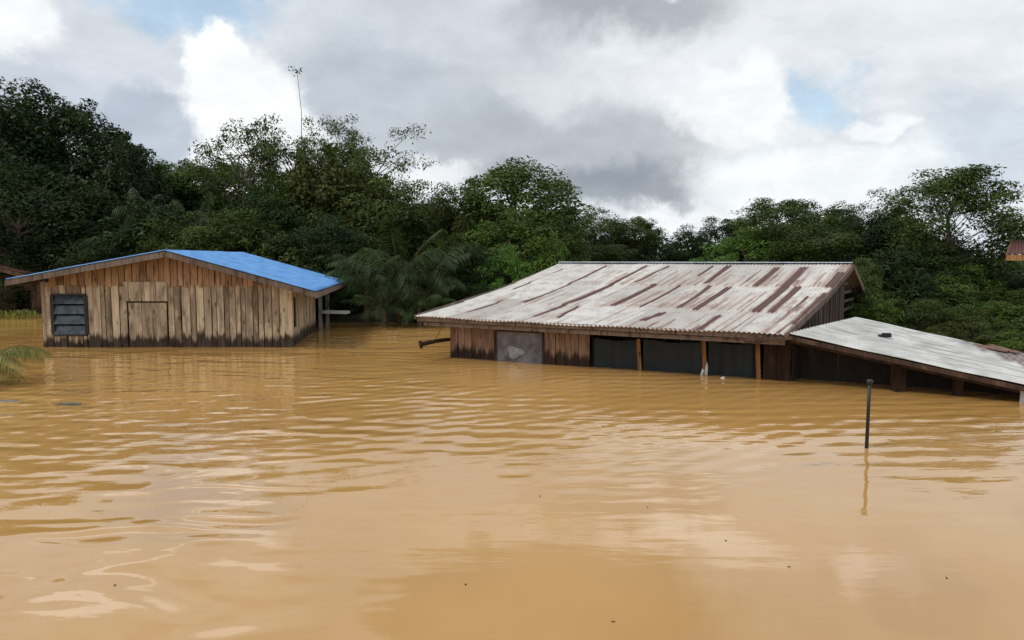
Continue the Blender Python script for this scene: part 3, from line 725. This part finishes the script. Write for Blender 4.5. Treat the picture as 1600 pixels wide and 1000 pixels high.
# ------------------------------------------------------------------ small things in and on the water
p = atz(1354, 700, 0); tp = at(1359, 598, p.y)
st = thing('stake', (p.x, p.y, 0), 'thin black stake with a knob on top, standing in the open water', 'stake')
mb = MB(); mb.tube([(p.x - .01, p.y, -.8), (p.x, p.y, 0), (p.x + (tp.x - p.x) * .5, p.y, tp.z * .5), (tp.x, p.y, tp.z)], [.021, .021, .019, .018], 10); mb.build('shaft', M_black, st, smooth=True)
mb = MB(); mb.tube([(tp.x, p.y, tp.z - .015), (tp.x, p.y, tp.z), (tp.x, p.y, tp.z + .028), (tp.x, p.y, tp.z + .036)], [.024, .036, .036, .02], 12); mb.build('knob', M_frame, st, smooth=True)
# log poking out left of the rusty roof house
a_, b_ = at(657, 538, 15.4), at(705, 530, 16.2)
lg = tag(bpy.data.objects.new('log', None), 'dark log end jutting from under the left eave of the rusty roof', 'log'); COL.objects.link(lg); lg.location = (a_.x, a_.y, 0)
mb = MB(); mb.tube([a_, a_.lerp(b_, .5) + Vector((0, 0, .015)), b_], [.05, .045, .04], 9, tone=.4); mb.build('stem', M_log, lg, smooth=True)
mb = MB(); mb.tube([a_ + Vector((.02, 0, -.09)), a_ + Vector((-.01, 0, .07))], [.03, .045], 8, tone=.2); mb.build('fork', M_log, lg, smooth=True)
a_, b_ = at(672, 515, 16.0), at(696, 522, 16.2)
mb = MB(); mb.tube([at(690, 512, 16), at(684, 524, 16), at(677, 533, 15.8)], [.012, .01, .006], 5, tone=.8); tw = mb.build('twig', M_newbeam, lg)
# floating white board by the porch
def slab(name, px, py, w, d, h, m, label, cat, z=None, rot=0, sub=3):
    p = atz(px, py, 0); o = thing(name, (p.x, p.y, 0), label, cat); mb = MB()
    c, s = math.cos(rot), math.sin(rot)
    pts = []
    for z_, k in ((-.03, .92), (h * .6, 1), (h, .86)):
        ring = []
        for j in range(14):
            an = 2 * math.pi * j / 14; x_ = w / 2 * k * np.sign(math.cos(an)) * abs(math.cos(an)) ** .45; y_ = d / 2 * k * np.sign(math.sin(an)) * abs(math.sin(an)) ** .45
            ring.append((p.x + x_ * c - y_ * s, p.y + x_ * s + y_ * c, z_ + .008 * math.sin(j * 2.3)))
        pts.append(mb.addv(ring))
    for r0, r1 in zip(pts, pts[1:]):
        for j in range(14): mb.f.append((r0+j, r0+(j+1) % 14, r1+(j+1) % 14, r1+j))
    mb.f.append(tuple(pts[0]+j for j in range(14))[::-1]); mb.f.append(tuple(pts[-1]+j for j in range(14)))
    mb.build('hull' if cat == 'boat' else 'slab', m, o); return o
pa_, pb_ = at(507, 487, 23.05), at(544, 488, 22.9); wp = thing('plank', ((pa_.x + pb_.x) / 2, 23.0, 0), 'white painted plank fixed level to the porch posts of the blue roofed house', 'plank')
mb = MB(); mb.bar(pa_, pb_, .30, .09, tone=1); mb.build('board', M_white, wp)
slab('debris_and_reflection', 108, 632, .34, .12, .018, M_greygreen, 'dull green slab standing in for a reflection before the blue roofed house', 'debris')  # flat slab that stands in for a reflection on the water
slab('debris_and_reflection', 12, 627, .34, .06, .014, M_sheetgrey, 'thin pale grey scrap floating under the palm fronds at the left', 'debris')
# bottles and tubs drifting along the veranda
def bottle(px, py, h, r, m, label, tilt=0.3):
    p = atz(px, py, 0); o = thing('bottle', (p.x, p.y, 0), label, 'bottle', 'plastic bottles afloat at the veranda'); mb = MB()
    ax = Vector((math.sin(tilt), 0, math.cos(tilt))); b0 = Vector((p.x, p.y, -.03))
    mb.tube([b0, b0 + ax * h * .62, b0 + ax * h * .8, b0 + ax * h * .9], [r, r, r * .5, r * .4], 12); mb.build('bottle_body', m, o, smooth=True)
    mb = MB(); mb.tube([b0 + ax * h * .9, b0 + ax * h], [r * .48, r * .46], 10); mb.build('cap', M_greygreen, o)
bottle(1096, 586, .22, .035, M_white, 'white plastic bottle tipped against the middle veranda post')
bottle(1103, 587, .30, .03, M_pipe, 'taller pale bottle standing at the middle veranda post', .05)
bottle(1127, 591, .09, .035, M_pipe, 'small pale bottle afloat right of the middle veranda post', .9)
bottle(937, 573, .13, .035, M_pipe, 'pale bottle afloat where boards meet the first tarpaulin', .8)
q = at(1598, 618, 11.0); pp = thing('post', (q.x, q.y, 0), 'pale upright post end at the right edge below the lean-to roof', 'post')
mb = MB(); mb.bar((q.x, q.y, -.5), (q.x, q.y, at(1598, 611, 11.0).z), .05, .05, up=(0, 1, 0)); mb.build('post_shaft', M_pipe, pp)

rl_ = random.Random(8); lf0 = None
for px, py in ((727, 915), (1230, 886), (1133, 846), (1012, 792), (842, 776), (178, 916), (955, 972), (1480, 905)):
    p = atz(px, py, 0); o = thing('floating_leaf', (p.x, p.y, 0), 'tiny dark leaf afloat alone on the open foreground water', 'leaf', 'leaves afloat on the open water')
    if lf0 is None:
        mb = MB(); i = mb.addv([(0, 0, .004), (.012, .010, .009), (.045, 0, .012), (.012, -.010, .009), (0, 0, .001), (.012, .010, .006), (.045, 0, .009), (.012, -.010, .006)])
        mb.f += [(i, i+3, i+2, i+1), (i+4, i+5, i+6, i+7)] + [(i+k, i+(k+1) % 4, i+4+(k+1) % 4, i+4+k) for k in range(4)]
        lf0 = mb.build('blade', M_log, o); lf0.location = (0, 0, 0); c = lf0
    else: c = lf0.copy(); COL.objects.link(c); c.parent = o
    o.rotation_euler.z = rl_.uniform(0, 6.28); o.scale = (.6, .6, .6)
# ------------------------------------------------------------------ trees
def leaf_quads(C, Nn, size, asp, R, droop=0.0):
    n = len(C); T = R.normal(size=(n, 3)); T -= (T * Nn).sum(1, keepdims=True) * Nn
    T /= np.linalg.norm(T, axis=1, keepdims=True) + 1e-9
    if droop: T[:, 2] -= droop; T /= np.linalg.norm(T, axis=1, keepdims=True)
    Bt = np.cross(Nn, T); Bt /= np.linalg.norm(Bt, axis=1, keepdims=True) + 1e-9
    L = size * R.uniform(.6, 1.3, (n, 1)); Wd = L * asp
    v0 = C; v1 = C + T * L * .45 + Bt * Wd * .5; v2 = C + T * L - Nn * L * .15; v3 = C + T * L * .45 - Bt * Wd * .5
    V = np.stack([v0, v1, v2, v3], 1).reshape(-1, 3)
    return V, np.arange(n * 4).reshape(-1, 4)
def unit(a): return a / (np.linalg.norm(a, axis=1, keepdims=True) + 1e-9)

DIM = {}
def tree_data(seed, kind):
    """prototype 8 m wide, 10 m tall; returns crown mesh and trunk mesh"""
    R = np.random.RandomState(seed); Cs = []; 
    if kind == 'broad':   K, per, ls, asp = 90, 270, .24, .5
    elif kind == 'bushy': K, per, ls, asp = 120, 210, .24, .5
    elif kind == 'airy':  K, per, ls, asp = 110, 170, .21, .42
    elif kind == 'layer': K, per, ls, asp = 150, 230, .22, .42
    ls *= {1: .9, 2: 1.3, 3: 1.05, 4: 1.0, 5: 1.4, 6: .85}.get(seed, 1); per = int(per * {2: .7, 5: .62, 6: 1.2}.get(seed, 1))
    cl = []; tries = 0
    while len(cl) < K:
        tries += 1
        d = unit(R.normal(size=(1, 3)))[0]
        lob = 1 + .22 * math.sin(3 * math.atan2(d[1], d[0]) + seed) + .12 * math.sin(5 * d[2] + seed * 2)
        rf = R.uniform(.45, 1) ** .5 * lob
        if kind == 'broad':
            c = np.array([d[0] * 3.3 * rf, d[1] * 3.3 * rf, 6.0 + d[2] * 3.2 * rf]); r = R.choice([R.uniform(.35, .7), R.uniform(.7, 1.3)])
            if c[2] < 2.2: continue
        elif kind == 'bushy':
            if seed == 10:
                q_ = (1 - abs(d[2]) ** 3.5) / (math.hypot(d[0], d[1]) + 1e-6); d = np.array([d[0] * q_, d[1] * q_, d[2]]); rf = R.uniform(.5, 1) ** .4 * (.93 + .07 * lob)
            c = np.array([d[0] * 3.3 * rf, d[1] * 3.3 * rf, 4.9 + d[2] * 4.4 * rf]); r = R.choice([R.uniform(.35, .7), R.uniform(.7, 1.3)])
            if c[2] < .3: continue
        elif kind == 'airy':
            c = np.array([d[0] * 3.3 * rf, d[1] * 3.3 * rf, 6.3 + d[2] * 3.5 * rf]); r = R.uniform(.35, .75)
            if c[2] < 2.0: continue
        else:
            lay = R.randint(0, 9); zz = 2.2 + lay * .88; rad = 3.7 * (1 - .07 * abs(lay - 4)) * (.5 if lay == 8 else .8 if lay == 7 else 1)
            an = R.uniform(0, 6.283); q = R.uniform(.25, 1) ** .6 * rad
            c = np.array([math.cos(an) * q, math.sin(an) * q, zz + R.uniform(-.6, .6) + .04 * q]); r = R.uniform(.5, 1.1)
        cl.append((c, r, R.uniform(0, 1)))
    VV = []; TT = []; n0 = 0
    for c, r, t in cl:
        n = int(per * r * R.uniform(.7, 1.3)); d = unit(R.normal(size=(n, 3)) + np.array([0, 0, .35])); rad = r * R.uniform(.25, 1.05, (n, 1)) ** .5
        fl = .95 if kind in ('broad', 'bushy') else (.8 if kind == 'airy' else .72)
        P = c + d * rad * np.array([1, 1, fl])
        if kind in ('airy', 'layer'):  # ragged sprays reaching outwards
            out = c * np.array([1, 1, 0]); out = out / (np.linalg.norm(out) + 1e-6)
            P += out * (R.uniform(0, 1, (n, 1)) ** 3) * .7 + np.array([0, 0, -.25 if kind == 'airy' else -.05]) * R.uniform(0, 1, (n, 1))
        cc = np.array([0, 0, 5.0]); o_ = unit(P - cc)
        Nn = unit(o_ * .35 + d * .4 + np.array([0, 0, .5]) + R.normal(size=(n, 3)) * .5)
        V, _ = leaf_quads(P, Nn, ls, asp, R, .25); VV.append(V)
        TT.append(np.repeat(np.clip(t * .55 + R.uniform(0, .5, n), 0, 1), 4))
    V = np.concatenate(VV); top_ = np.percentile(V[:, 2], 98.6 if kind in ('bushy', 'broad') else 99.4); DIM[kind, seed] = (float(np.percentile(np.abs(V[:, :2]), 99.2) * 2), float(top_))
    crown = fast_mesh('crown', V, np.arange(len(V)).reshape(-1, 4), np.concatenate(TT), L_mid)
    mb = MB(); rr = random.Random(seed); top = 7.6 if kind != 'bushy' else 7.0
    tr = [Vector((math.sin(k * 1.3 + seed) * .12 * k / 3, math.cos(k + seed) * .1 * k / 3, -1 + k * (top + 1) / 8)) for k in range(9)]
    rads = [.26 * (1 - .095 * k) for k in range(9)]
    if kind == 'airy': rads = [x * .5 for x in rads]
    mb.tube(tr, rads, 8)
    for c, r, t in cl[:34 if kind in ('broad', 'bushy') else 60]:
        cz = c[2]; sz_ = max(1.0, min(top - .3, cz - .8 - .45 * math.hypot(c[0], c[1]))); k = (sz_ + 1) / (top + 1) * 8; i = min(7, int(k)); s = tr[i].lerp(tr[i+1], k - i)
        e = Vector(c); mid = s.lerp(e, .5) + Vector((rr.uniform(-.2, .2), rr.uniform(-.2, .2), rr.uniform(-.1, .25)))
        b0 = .075 if kind in ('broad', 'bushy') else .04
        mb.tube([s, mid, e, e + (e - mid) * .25], [b0, b0 * .6, b0 * .28, .008], 5, cap=False)
        if kind in ('airy', 'layer'):
            for j in range(3):
                q = mid.lerp(e, rr.uniform(.2, 1)); mb.tube([q, q + Vector((rr.uniform(-.6, .6), rr.uniform(-.6, .6), rr.uniform(-.1, .5)))], [.015, .005], 4, cap=False)
    me = bpy.data.meshes.new('trunk'); me.from_pydata(mb.v, [], mb.f); me.update(); me.polygons.foreach_set('use_smooth', [True] * len(me.polygons)); me.materials.append(M_bark)
    return crown, me

def frond_into(VV, TT, base, dirh, length, rise, droop, R, lw=.035, ll=.45, n=34, tone=.5, mbr=None, rr_=.02):
    """one pinnate frond: arching rachis with leaflets on both sides"""
    dirh = Vector((dirh[0], dirh[1], 0)).normalized(); side = Vector((-dirh.y, dirh.x, 0)); pts = []
    for k in range(n + 1):
        t = k / n; pts.append(Vector(base) + dirh * length * (t - .12 * t * t) * math.cos(rise * .6) + Vector((0, 0, length * (math.sin(rise) * t - droop * t * t))))
    for k in range(2, n):
        p = pts[k]; tg = (pts[k+1] - pts[k]).normalized(); t = k / n; l_ = ll * math.sin(math.pi * (.12 + .85 * t)) ** .6 * R.uniform(.8, 1.15)
        nrm = side.cross(tg)
        for s in (-1, 1):
            d = (side * s * .8 + tg * .55 + Vector((0, 0, -.25 - .3 * R.uniform()))).normalized(); wv = tg * lw
            q0 = p; q2 = p + d * l_ + Vector((0, 0, -l_ * .22)); mid = p + d * l_ * .5
            VV.append([q0, mid + wv * .5, q2, mid - wv * .5]); TT += [min(1, max(0, tone + R.uniform(-.25, .25)))] * 4
    if mbr is not None: mbr.tube([pts[0], pts[n//3], pts[2*n//3], pts[n]], [rr_, rr_ * .7, rr_ * .4, rr_ * .15], 5, cap=False)
def palm_data(seed, nfr=17, length=2.6, trunk=1.2, ll=.55, lw=.045, rise=(.3, 1.35), droop=(.35, .8)):
    R = np.random.RandomState(seed); VV = []; TT = []; mb = MB()
    mb.tube([(0, 0, -1), (0, 0, trunk * .5), (.03, 0, trunk)], [.17, .15, .12], 9)
    for k in range(nfr):
        an = k * 2.399 + R.uniform(-.2, .2); f = k / nfr
        frond_into(VV, TT, (0, 0, trunk), (math.cos(an), math.sin(an)), length * R.uniform(.8, 1.1), rise[1] + (rise[0] - rise[1]) * f, R.uniform(*droop), R, lw=lw, ll=ll, tone=R.uniform(.2, .8), mbr=mb)
    V = np.array([[tuple(q) for q in f] for f in VV]).reshape(-1, 3)
    DIM['palm', seed] = (float(np.percentile(np.abs(V[:, :2]), 99) * 2), float(np.percentile(V[:, 2], 99.5)))
    crown = fast_mesh('crown', V, np.arange(len(V)).reshape(-1, 4), np.array(TT), L_palm)
    me = bpy.data.meshes.new('trunk'); me.from_pydata(mb.v, [], mb.f); me.update(); me.materials.append(M_bark)
    return crown, me
PROTO = {}
for kind, seeds in (('broad', (1, 2, 3)), ('bushy', (4, 5, 6)), ('airy', (7, 8)), ('layer', (9,))):
    for s in seeds: PROTO[kind, s] = tree_data(s, kind)
PROTO['bushy', 10] = tree_data(10, 'bushy')
for s in (21, 22, 23): PROTO['palm', s] = palm_data(s)
SEQ = {'broad': (1, 2, 3), 'bushy': (4, 5, 6), 'airy': (7, 8), 'layer': (9,), 'palm': (21, 22, 23)}
CNT = {}
def put_tree(name, kind, px, pytop, wpx, y, m, label, cat='tree', group='trees on the bank behind the houses', zbase=None, rot=None, seed=None):
    i = CNT.get(kind, 0); CNT[kind] = i + 1
    s = seed or SEQ[kind][i % len(SEQ[kind])]; crown, trunk = PROTO[kind, s]
    top = at(px, pytop, y); zb = max(-.2, float(ground_h(np.float64(top.x), np.float64(y)))) if zbase is None else zbase
    w = wpx / F * y; hgt = top.z - zb
    nw, nh = DIM[kind, s]
    o = thing(name, (top.x, y, zb), label, cat, group)
    o.scale = (w / nw, w / nw, hgt / nh); o.rotation_euler = (0, 0, rot if rot is not None else (i * 2.1 + px * .01) % 6.28)
    for nm, me in (('crown', crown), ('trunk', trunk)):
        c = bpy.data.objects.new(nm, me); COL.objects.link(c); c.parent = o
        if nm == 'crown': c.material_slots[0].link = 'OBJECT'; c.material_slots[0].material = m
    return o
T = put_tree
T('jungle_tree', 'bushy', -15, 132, 250, 36, L_dark, 'tallest dark tree on the hill, cut by the left edge of the photo')
T('jungle_tree', 'broad', 78, 150, 190, 39, L_dark, 'dark round crown second from the left edge along the hill skyline')
T('jungle_tree', 'broad', 150, 194, 170, 37, L_dark, 'dark tree stepping down the hill skyline above the blue roof house')
T('jungle_tree', 'bushy', 200, 230, 120, 35, L_dark, 'knobbly dark crown at the foot of the hill skyline, before the white cloud')
T('jungle_tree', 'bushy', 25, 270, 230, 31, L_dark, 'dark leafy tree low on the hill above the brown house')
T('jungle_tree', 'bushy', 130, 300, 210, 31.5, L_dark, 'dark leafy tree directly above the left eave of the blue roof')
T('jungle_tree', 'broad', 270, 256, 150, 40, L_mid, 'green crown in the skyline dip left of the airy trees')
T('jungle_tree', 'bushy', 235, 325, 190, 30, L_dark, 'dark broad tree behind the peak of the blue roof')
T('jungle_tree', 'broad', 345, 256, 140, 41, L_mid, 'green crown under the white cloud, just left of the airy trees')
T('jungle_tree', 'bushy', 340, 335, 170, 29, L_mid, 'leafy tree behind the right slope of the blue roof')
T('airy_tree', 'airy', 388, 186, 165, 35, L_mid, 'airy tree with sky showing through, leftmost of the thin crowned ones', group='thin crowned trees')
T('airy_tree', 'airy', 462, 184, 140, 36, L_olive, 'airy tree under the bare mast like stem', group='thin crowned trees')
T('airy_tree', 'airy', 525, 190, 130, 37, L_olive, 'thin feathery tree between the bare stem and the drooping tree', group='thin crowned trees')
T('airy_tree', 'airy', 592, 204, 180, 34, L_olive, 'airy tree with a branch drooping right over the skyline dip', group='thin crowned trees')
T('jungle_tree', 'broad', 510, 236, 160, 33, L_olive, 'dense olive tree in front of the airy trees')
T('jungle_tree', 'bushy', 420, 300, 160, 30.5, L_dark, 'dark tree right of the blue roof peak, under the airy trees')
T('jungle_tree', 'bushy', 590, 285, 170, 31, L_olive, 'olive green tree standing behind the palms')
T('jungle_tree', 'bushy', 500, 340, 150, 28, L_dark, 'dark low tree behind the right eave of the blue roof')
T('jungle_tree', 'bushy', 665, 313, 130, 37, L_dark, 'dark tree in the skyline dip left of the big dome tree')
T('dome_tree', 'bushy', 802, 262, 215, 32, L_mid, 'large dome shaped tree in the middle, behind the left end of the rusty roof', seed=10, rot=1.0)
T('jungle_tree', 'bushy', 728, 296, 120, 31, L_olive, 'olive tree against the left side of the large dome tree')
T('jungle_tree', 'bushy', 800, 340, 180, 28, L_mid, 'leafy tree with vines in front of the large dome tree')
T('jungle_tree', 'bushy', 870, 350, 120, 29, L_mid, 'green tree under the right side of the large dome tree')
T('airy_tree', 'airy', 925, 322, 115, 38, L_mid, 'small airy tree just right of the large dome tree', group='thin crowned trees')
T('jungle_tree', 'broad', 990, 343, 115, 38, L_mid, 'green tree above the left part of the rusty roof ridge')
T('jungle_tree', 'bushy', 930, 385, 120, 34, L_mid, 'low green tree touching the left end of the rusty roof ridge')
T('jungle_tree', 'bushy', 1078, 358, 95, 37, L_dark, 'dark small tree above the middle of the rusty roof ridge')
T('jungle_tree', 'broad', 1140, 343, 100, 38, L_dark, 'dark pointed tree behind the bright bushes over the ridge')
T('jungle_tree', 'layer', 1215, 312, 150, 31, L_mid, 'spreading tree above the ridge with feathery top')
T('jungle_tree', 'broad', 1285, 322, 130, 31, L_mid, 'round green tree over the right part of the rusty ridge')
T('jungle_tree', 'airy', 1345, 300, 105, 28, L_dark, 'slim dark tree poking up above the gable end')
T('jungle_tree', 'bushy', 1165, 366, 150, 28, L_bright, 'bright green bushy tree right behind the middle of the ridge', seed=4)
T('jungle_tree', 'bushy', 1262, 350, 180, 27, L_mid, 'broad green tree right behind the rusty ridge')
T('jungle_tree', 'broad', 1392, 332, 110, 27, L_dark, 'dark tree between the slim dark tree and the tall layered tree')
T('layered_tree', 'layer', 1494, 264, 205, 24, L_mid, 'tall tree with layered spreading branches near the right edge')
T('jungle_tree', 'bushy', 1485, 385, 170, 23, L_dark, 'dark lower growth around the foot of the layered tree')
T('jungle_tree', 'bushy', 1395, 395, 150, 22.5, L_dark, 'leafy dark tree beside the gable end wall')
T('jungle_tree', 'bushy', 1575, 425, 150, 24, L_olive, 'olive tree below the far roof corner at the right edge')
# shrubs: crowns that reach the ground
SH = [(1345, 415, 110, 20.5, L_mid, 'green shrub touching the barge board of the gable'),
      (1370, 468, 90, 19, L_bright, 'bright shrub just behind the top of the lean-to roof'),
      (1440, 470, 140, 19.5, L_mid, 'wide green shrub behind the middle of the lean-to roof'),
      (1520, 490, 120, 18.5, L_olive, 'olive leafy shrub behind the lower part of the lean-to roof'),
      (1590, 480, 120, 19.5, L_mid, 'green shrub at the right edge above the lean-to roof'),
      (1560, 412, 130, 27, L_mid, 'mid green shrub under the far roof corner at the right edge'),
      (1500, 425, 150, 21.5, L_mid, 'green shrub in front of the layered tree trunk'),
      (1420, 430, 120, 21, L_dark, 'dark shrub between the gable slats and the layered tree'),
      (1550, 455, 140, 21, L_olive, 'olive shrub right of the layered tree trunk'),
      (1475, 508, 80, 17.8, L_olive, 'low olive shrub hugging the far edge of the lean-to roof'),
      (1575, 520, 90, 17.5, L_bright, 'low bright shrub at the right edge above the rusty offcuts'),
      (745, 385, 120, 26, L_dark, 'dark shrub right of the palms'),
      (790, 395, 110, 25.5, L_bright, 'bright vine covered shrub left of the rusty roof slope'),
      (850, 378, 100, 26.5, L_bright, 'fresh green shrub against the top of the left roof slope'),
      (715, 430, 120, 25, L_dark, 'dark shrub above the left eave of the rusty roof'),
      (700, 470, 90, 24.6, L_mid, 'low shrub behind the left eave tip of the rusty roof'),
      (520, 400, 120, 26, L_dark, 'dark shrub behind the right eave of the blue roof house'),
      (300, 362, 130, 28, L_olive, 'olive shrub peeping over the blue roof peak'),
      (60, 385, 150, 29.8, L_dark, 'dark shrub over the roof of the brown house'),
      (430, 375, 140, 27.5, L_olive, 'olive shrub over the far edge of the blue roof'),
      (170, 380, 140, 28.5, L_dark, 'dark shrub over the left slope of the blue roof')]
for px, pt, w, y, m_, lb in SH: T('shrub', 'bushy', px, pt, w, y, m_, lb, 'shrub', 'shrubs along the bank', zbase=-.3)
# palms at the water's edge
for px, pt, w, y, lb in ((625, 350, 190, 24.4, 'largest palm at the water edge between the two houses'),
                         (572, 398, 130, 23.8, 'palm with drooping fronds beside the blue roofed house'),
                         (668, 385, 150, 24.2, 'palm just left of the rusty roof eave'),
                         (600, 440, 120, 23.2, 'low palm clump leaning over the water between the houses'),
                         (655, 446, 100, 23.3, 'low palm behind the dark log'),
                         (232, 292, 120, 29.6, 'palm growing among the dark trees above the blue roof peak'),
                         (300, 300, 110, 29.6, 'palm with raised fronds right of the blue roof peak')):
    T('palm', 'palm', px, pt, w, y, L_palm, lb, 'palm', 'palms by the water' if y < 26 else 'palms among the trees')
# near palm fronds entering from the left
R = np.random.RandomState(5); VV = []; TT = []; mb = MB(); pb = atz(-66, 600, 0)
pn = thing('palm', (pb.x, pb.y, 0), 'half drowned palm with ochre green fronds drooping in from the left edge', 'palm', 'palms by the water')
for k, (dx_, dy_, l_, ri, dr) in enumerate(((1, .1, 1.5, .95, .80), (1, -.25, 1.35, .8, .78), (1, .35, 1.3, 1.05, .9), (.9, -.6, 1.2, .85, .85), (.6, .8, 1.3, .9, .8), (1, 0, .95, .9, .95), (.8, -.2, 1.2, 1.2, .9), (-1, .2, 1.4, .9, .8), (-.5, -.9, 1.3, 1.0, .8), (-.4, .9, 1.3, .9, .8), (-.9, -.4, 1.2, 1.1, .8))):
    frond_into(VV, TT, (pb.x + .02 * k, pb.y, .02), (dx_, dy_), l_ * 1.5, ri * 1.15, dr * .84, R, lw=.020, ll=.42, n=40, tone=R.uniform(.2, .8), mbr=mb, rr_=.016)
V = np.array([[tuple(q) for q in f] for f in VV]).reshape(-1, 3) - np.array(pn.location)
c = bpy.data.objects.new('crown', fast_mesh('crown', V, np.arange(len(V)).reshape(-1, 4), np.array(TT), L_palmdry)); COL.objects.link(c); c.parent = pn
mb.tube([(pb.x, pb.y, -1), (pb.x, pb.y, .06)], [.12, .08], 9, tone=.3); mb.build('stem', M_bark, pn)
# bare mast like stem above the trees
p = at(470, 300, 35); st = thing('bare_stem', (p.x, p.y, float(ground_h(np.float64(p.x), 35.))), 'tall bare stem with a small tuft at its tip, rising above the trees', 'tree')
mb = MB(); mb.tube([(p.x, p.y, 1), at(471, 300, 35), at(471, 175, 35), at(464, 110, 35)], [.05, .028, .015, .01], 6); mb.build('trunk', M_bark, st)
R = np.random.RandomState(3); c = np.array(at(463, 110, 35)); P = c + R.normal(size=(24, 3)) * np.array([.14, .14, .09]); V, Fq = leaf_quads(P, unit(R.normal(size=(24, 3))), .16, .4, R)
o = bpy.data.objects.new('crown', fast_mesh('crown', V, Fq, R.uniform(0, 1, len(V)), L_dark)); COL.objects.link(o); o.parent = st; o.location = -st.location
# grassy plants in the water by the brown house
for px, lb in ((8, 'yellow green water plant at the left edge'), (34, 'yellow green water plant below the window of the brown house')):
    p = atz(px, 497, 0); R = np.random.RandomState(px); VV = []; TT = []
    for k in range(90):
        b0 = Vector((p.x + R.normal() * .32, p.y + R.normal() * .3, -.05)); an = R.uniform(0, 6.28); l_ = R.uniform(.3, .62); d = Vector((math.cos(an) * .45, math.sin(an) * .45, 1)).normalized()
        s_ = Vector((-math.sin(an), math.cos(an), 0)) * .022; m1 = b0 + d * l_ * .6; VV.append([b0, m1 + s_, m1 + Vector((d.x, d.y, .1)) * l_ * .5, m1 - s_]); TT += [R.uniform()] * 4
    o = thing('water_plant', (p.x, p.y, 0), lb, 'plant', 'water plants by the brown house')
    V = np.array([[tuple(q) for q in f] for f in VV]).reshape(-1, 3) - np.array(o.location)
    c = bpy.data.objects.new('leaves', fast_mesh('leaves', V, np.arange(len(V)).reshape(-1, 4), np.array(TT), L_yellow)); COL.objects.link(c); c.parent = o
# far wood filling in behind: one mass nobody could count
R = np.random.RandomState(77); VV = []; TT = []
SKY = np.array([(-300, 210), (-40, 170), (70, 205), (150, 245), (215, 285), (290, 292), (380, 300), (470, 270), (560, 265), (640, 325), (700, 325), (800, 320), (880, 350), (930, 372), (1040, 380), (1150, 372), (1250, 345), (1350, 350), (1450, 370), (1530, 420), (1600, 428), (1900, 400)], float)
for k in range(520):
    px = R.uniform(-280, 1880); y = R.uniform(42, 52); ty = np.interp(px, SKY[:, 0], SKY[:, 1]); top = at(px, ty + R.uniform(-6, 14), y).z
    z = R.uniform(0.0, 1) ** .8 * top; x = (px - 800) / F * y; r = R.uniform(1.0, 2.0); n = 170
    if z > top - r: z = top - r * .8
    d = unit(R.normal(size=(n, 3)) + np.array([0, -.3, .3])); P = np.array([x, y, max(z, .5)]) + d * r * R.uniform(.5, 1, (n, 1))
    V, _ = leaf_quads(P, unit(d * .5 + np.array([0, -.1, .6]) + R.normal(size=(n, 3)) * .5), .42, .55, R, .2); VV.append(V); TT.append(np.full(n * 4, R.uniform(0, .8)))
V = np.concatenate(VV); o = bpy.data.objects.new('far_wood', fast_mesh('far_wood', V, np.arange(len(V)).reshape(-1, 4), np.concatenate(TT), L_dark)); COL.objects.link(o)
tag(o, 'dense far-off wood closing the view behind the nearer trees', 'wood', kind='stuff')
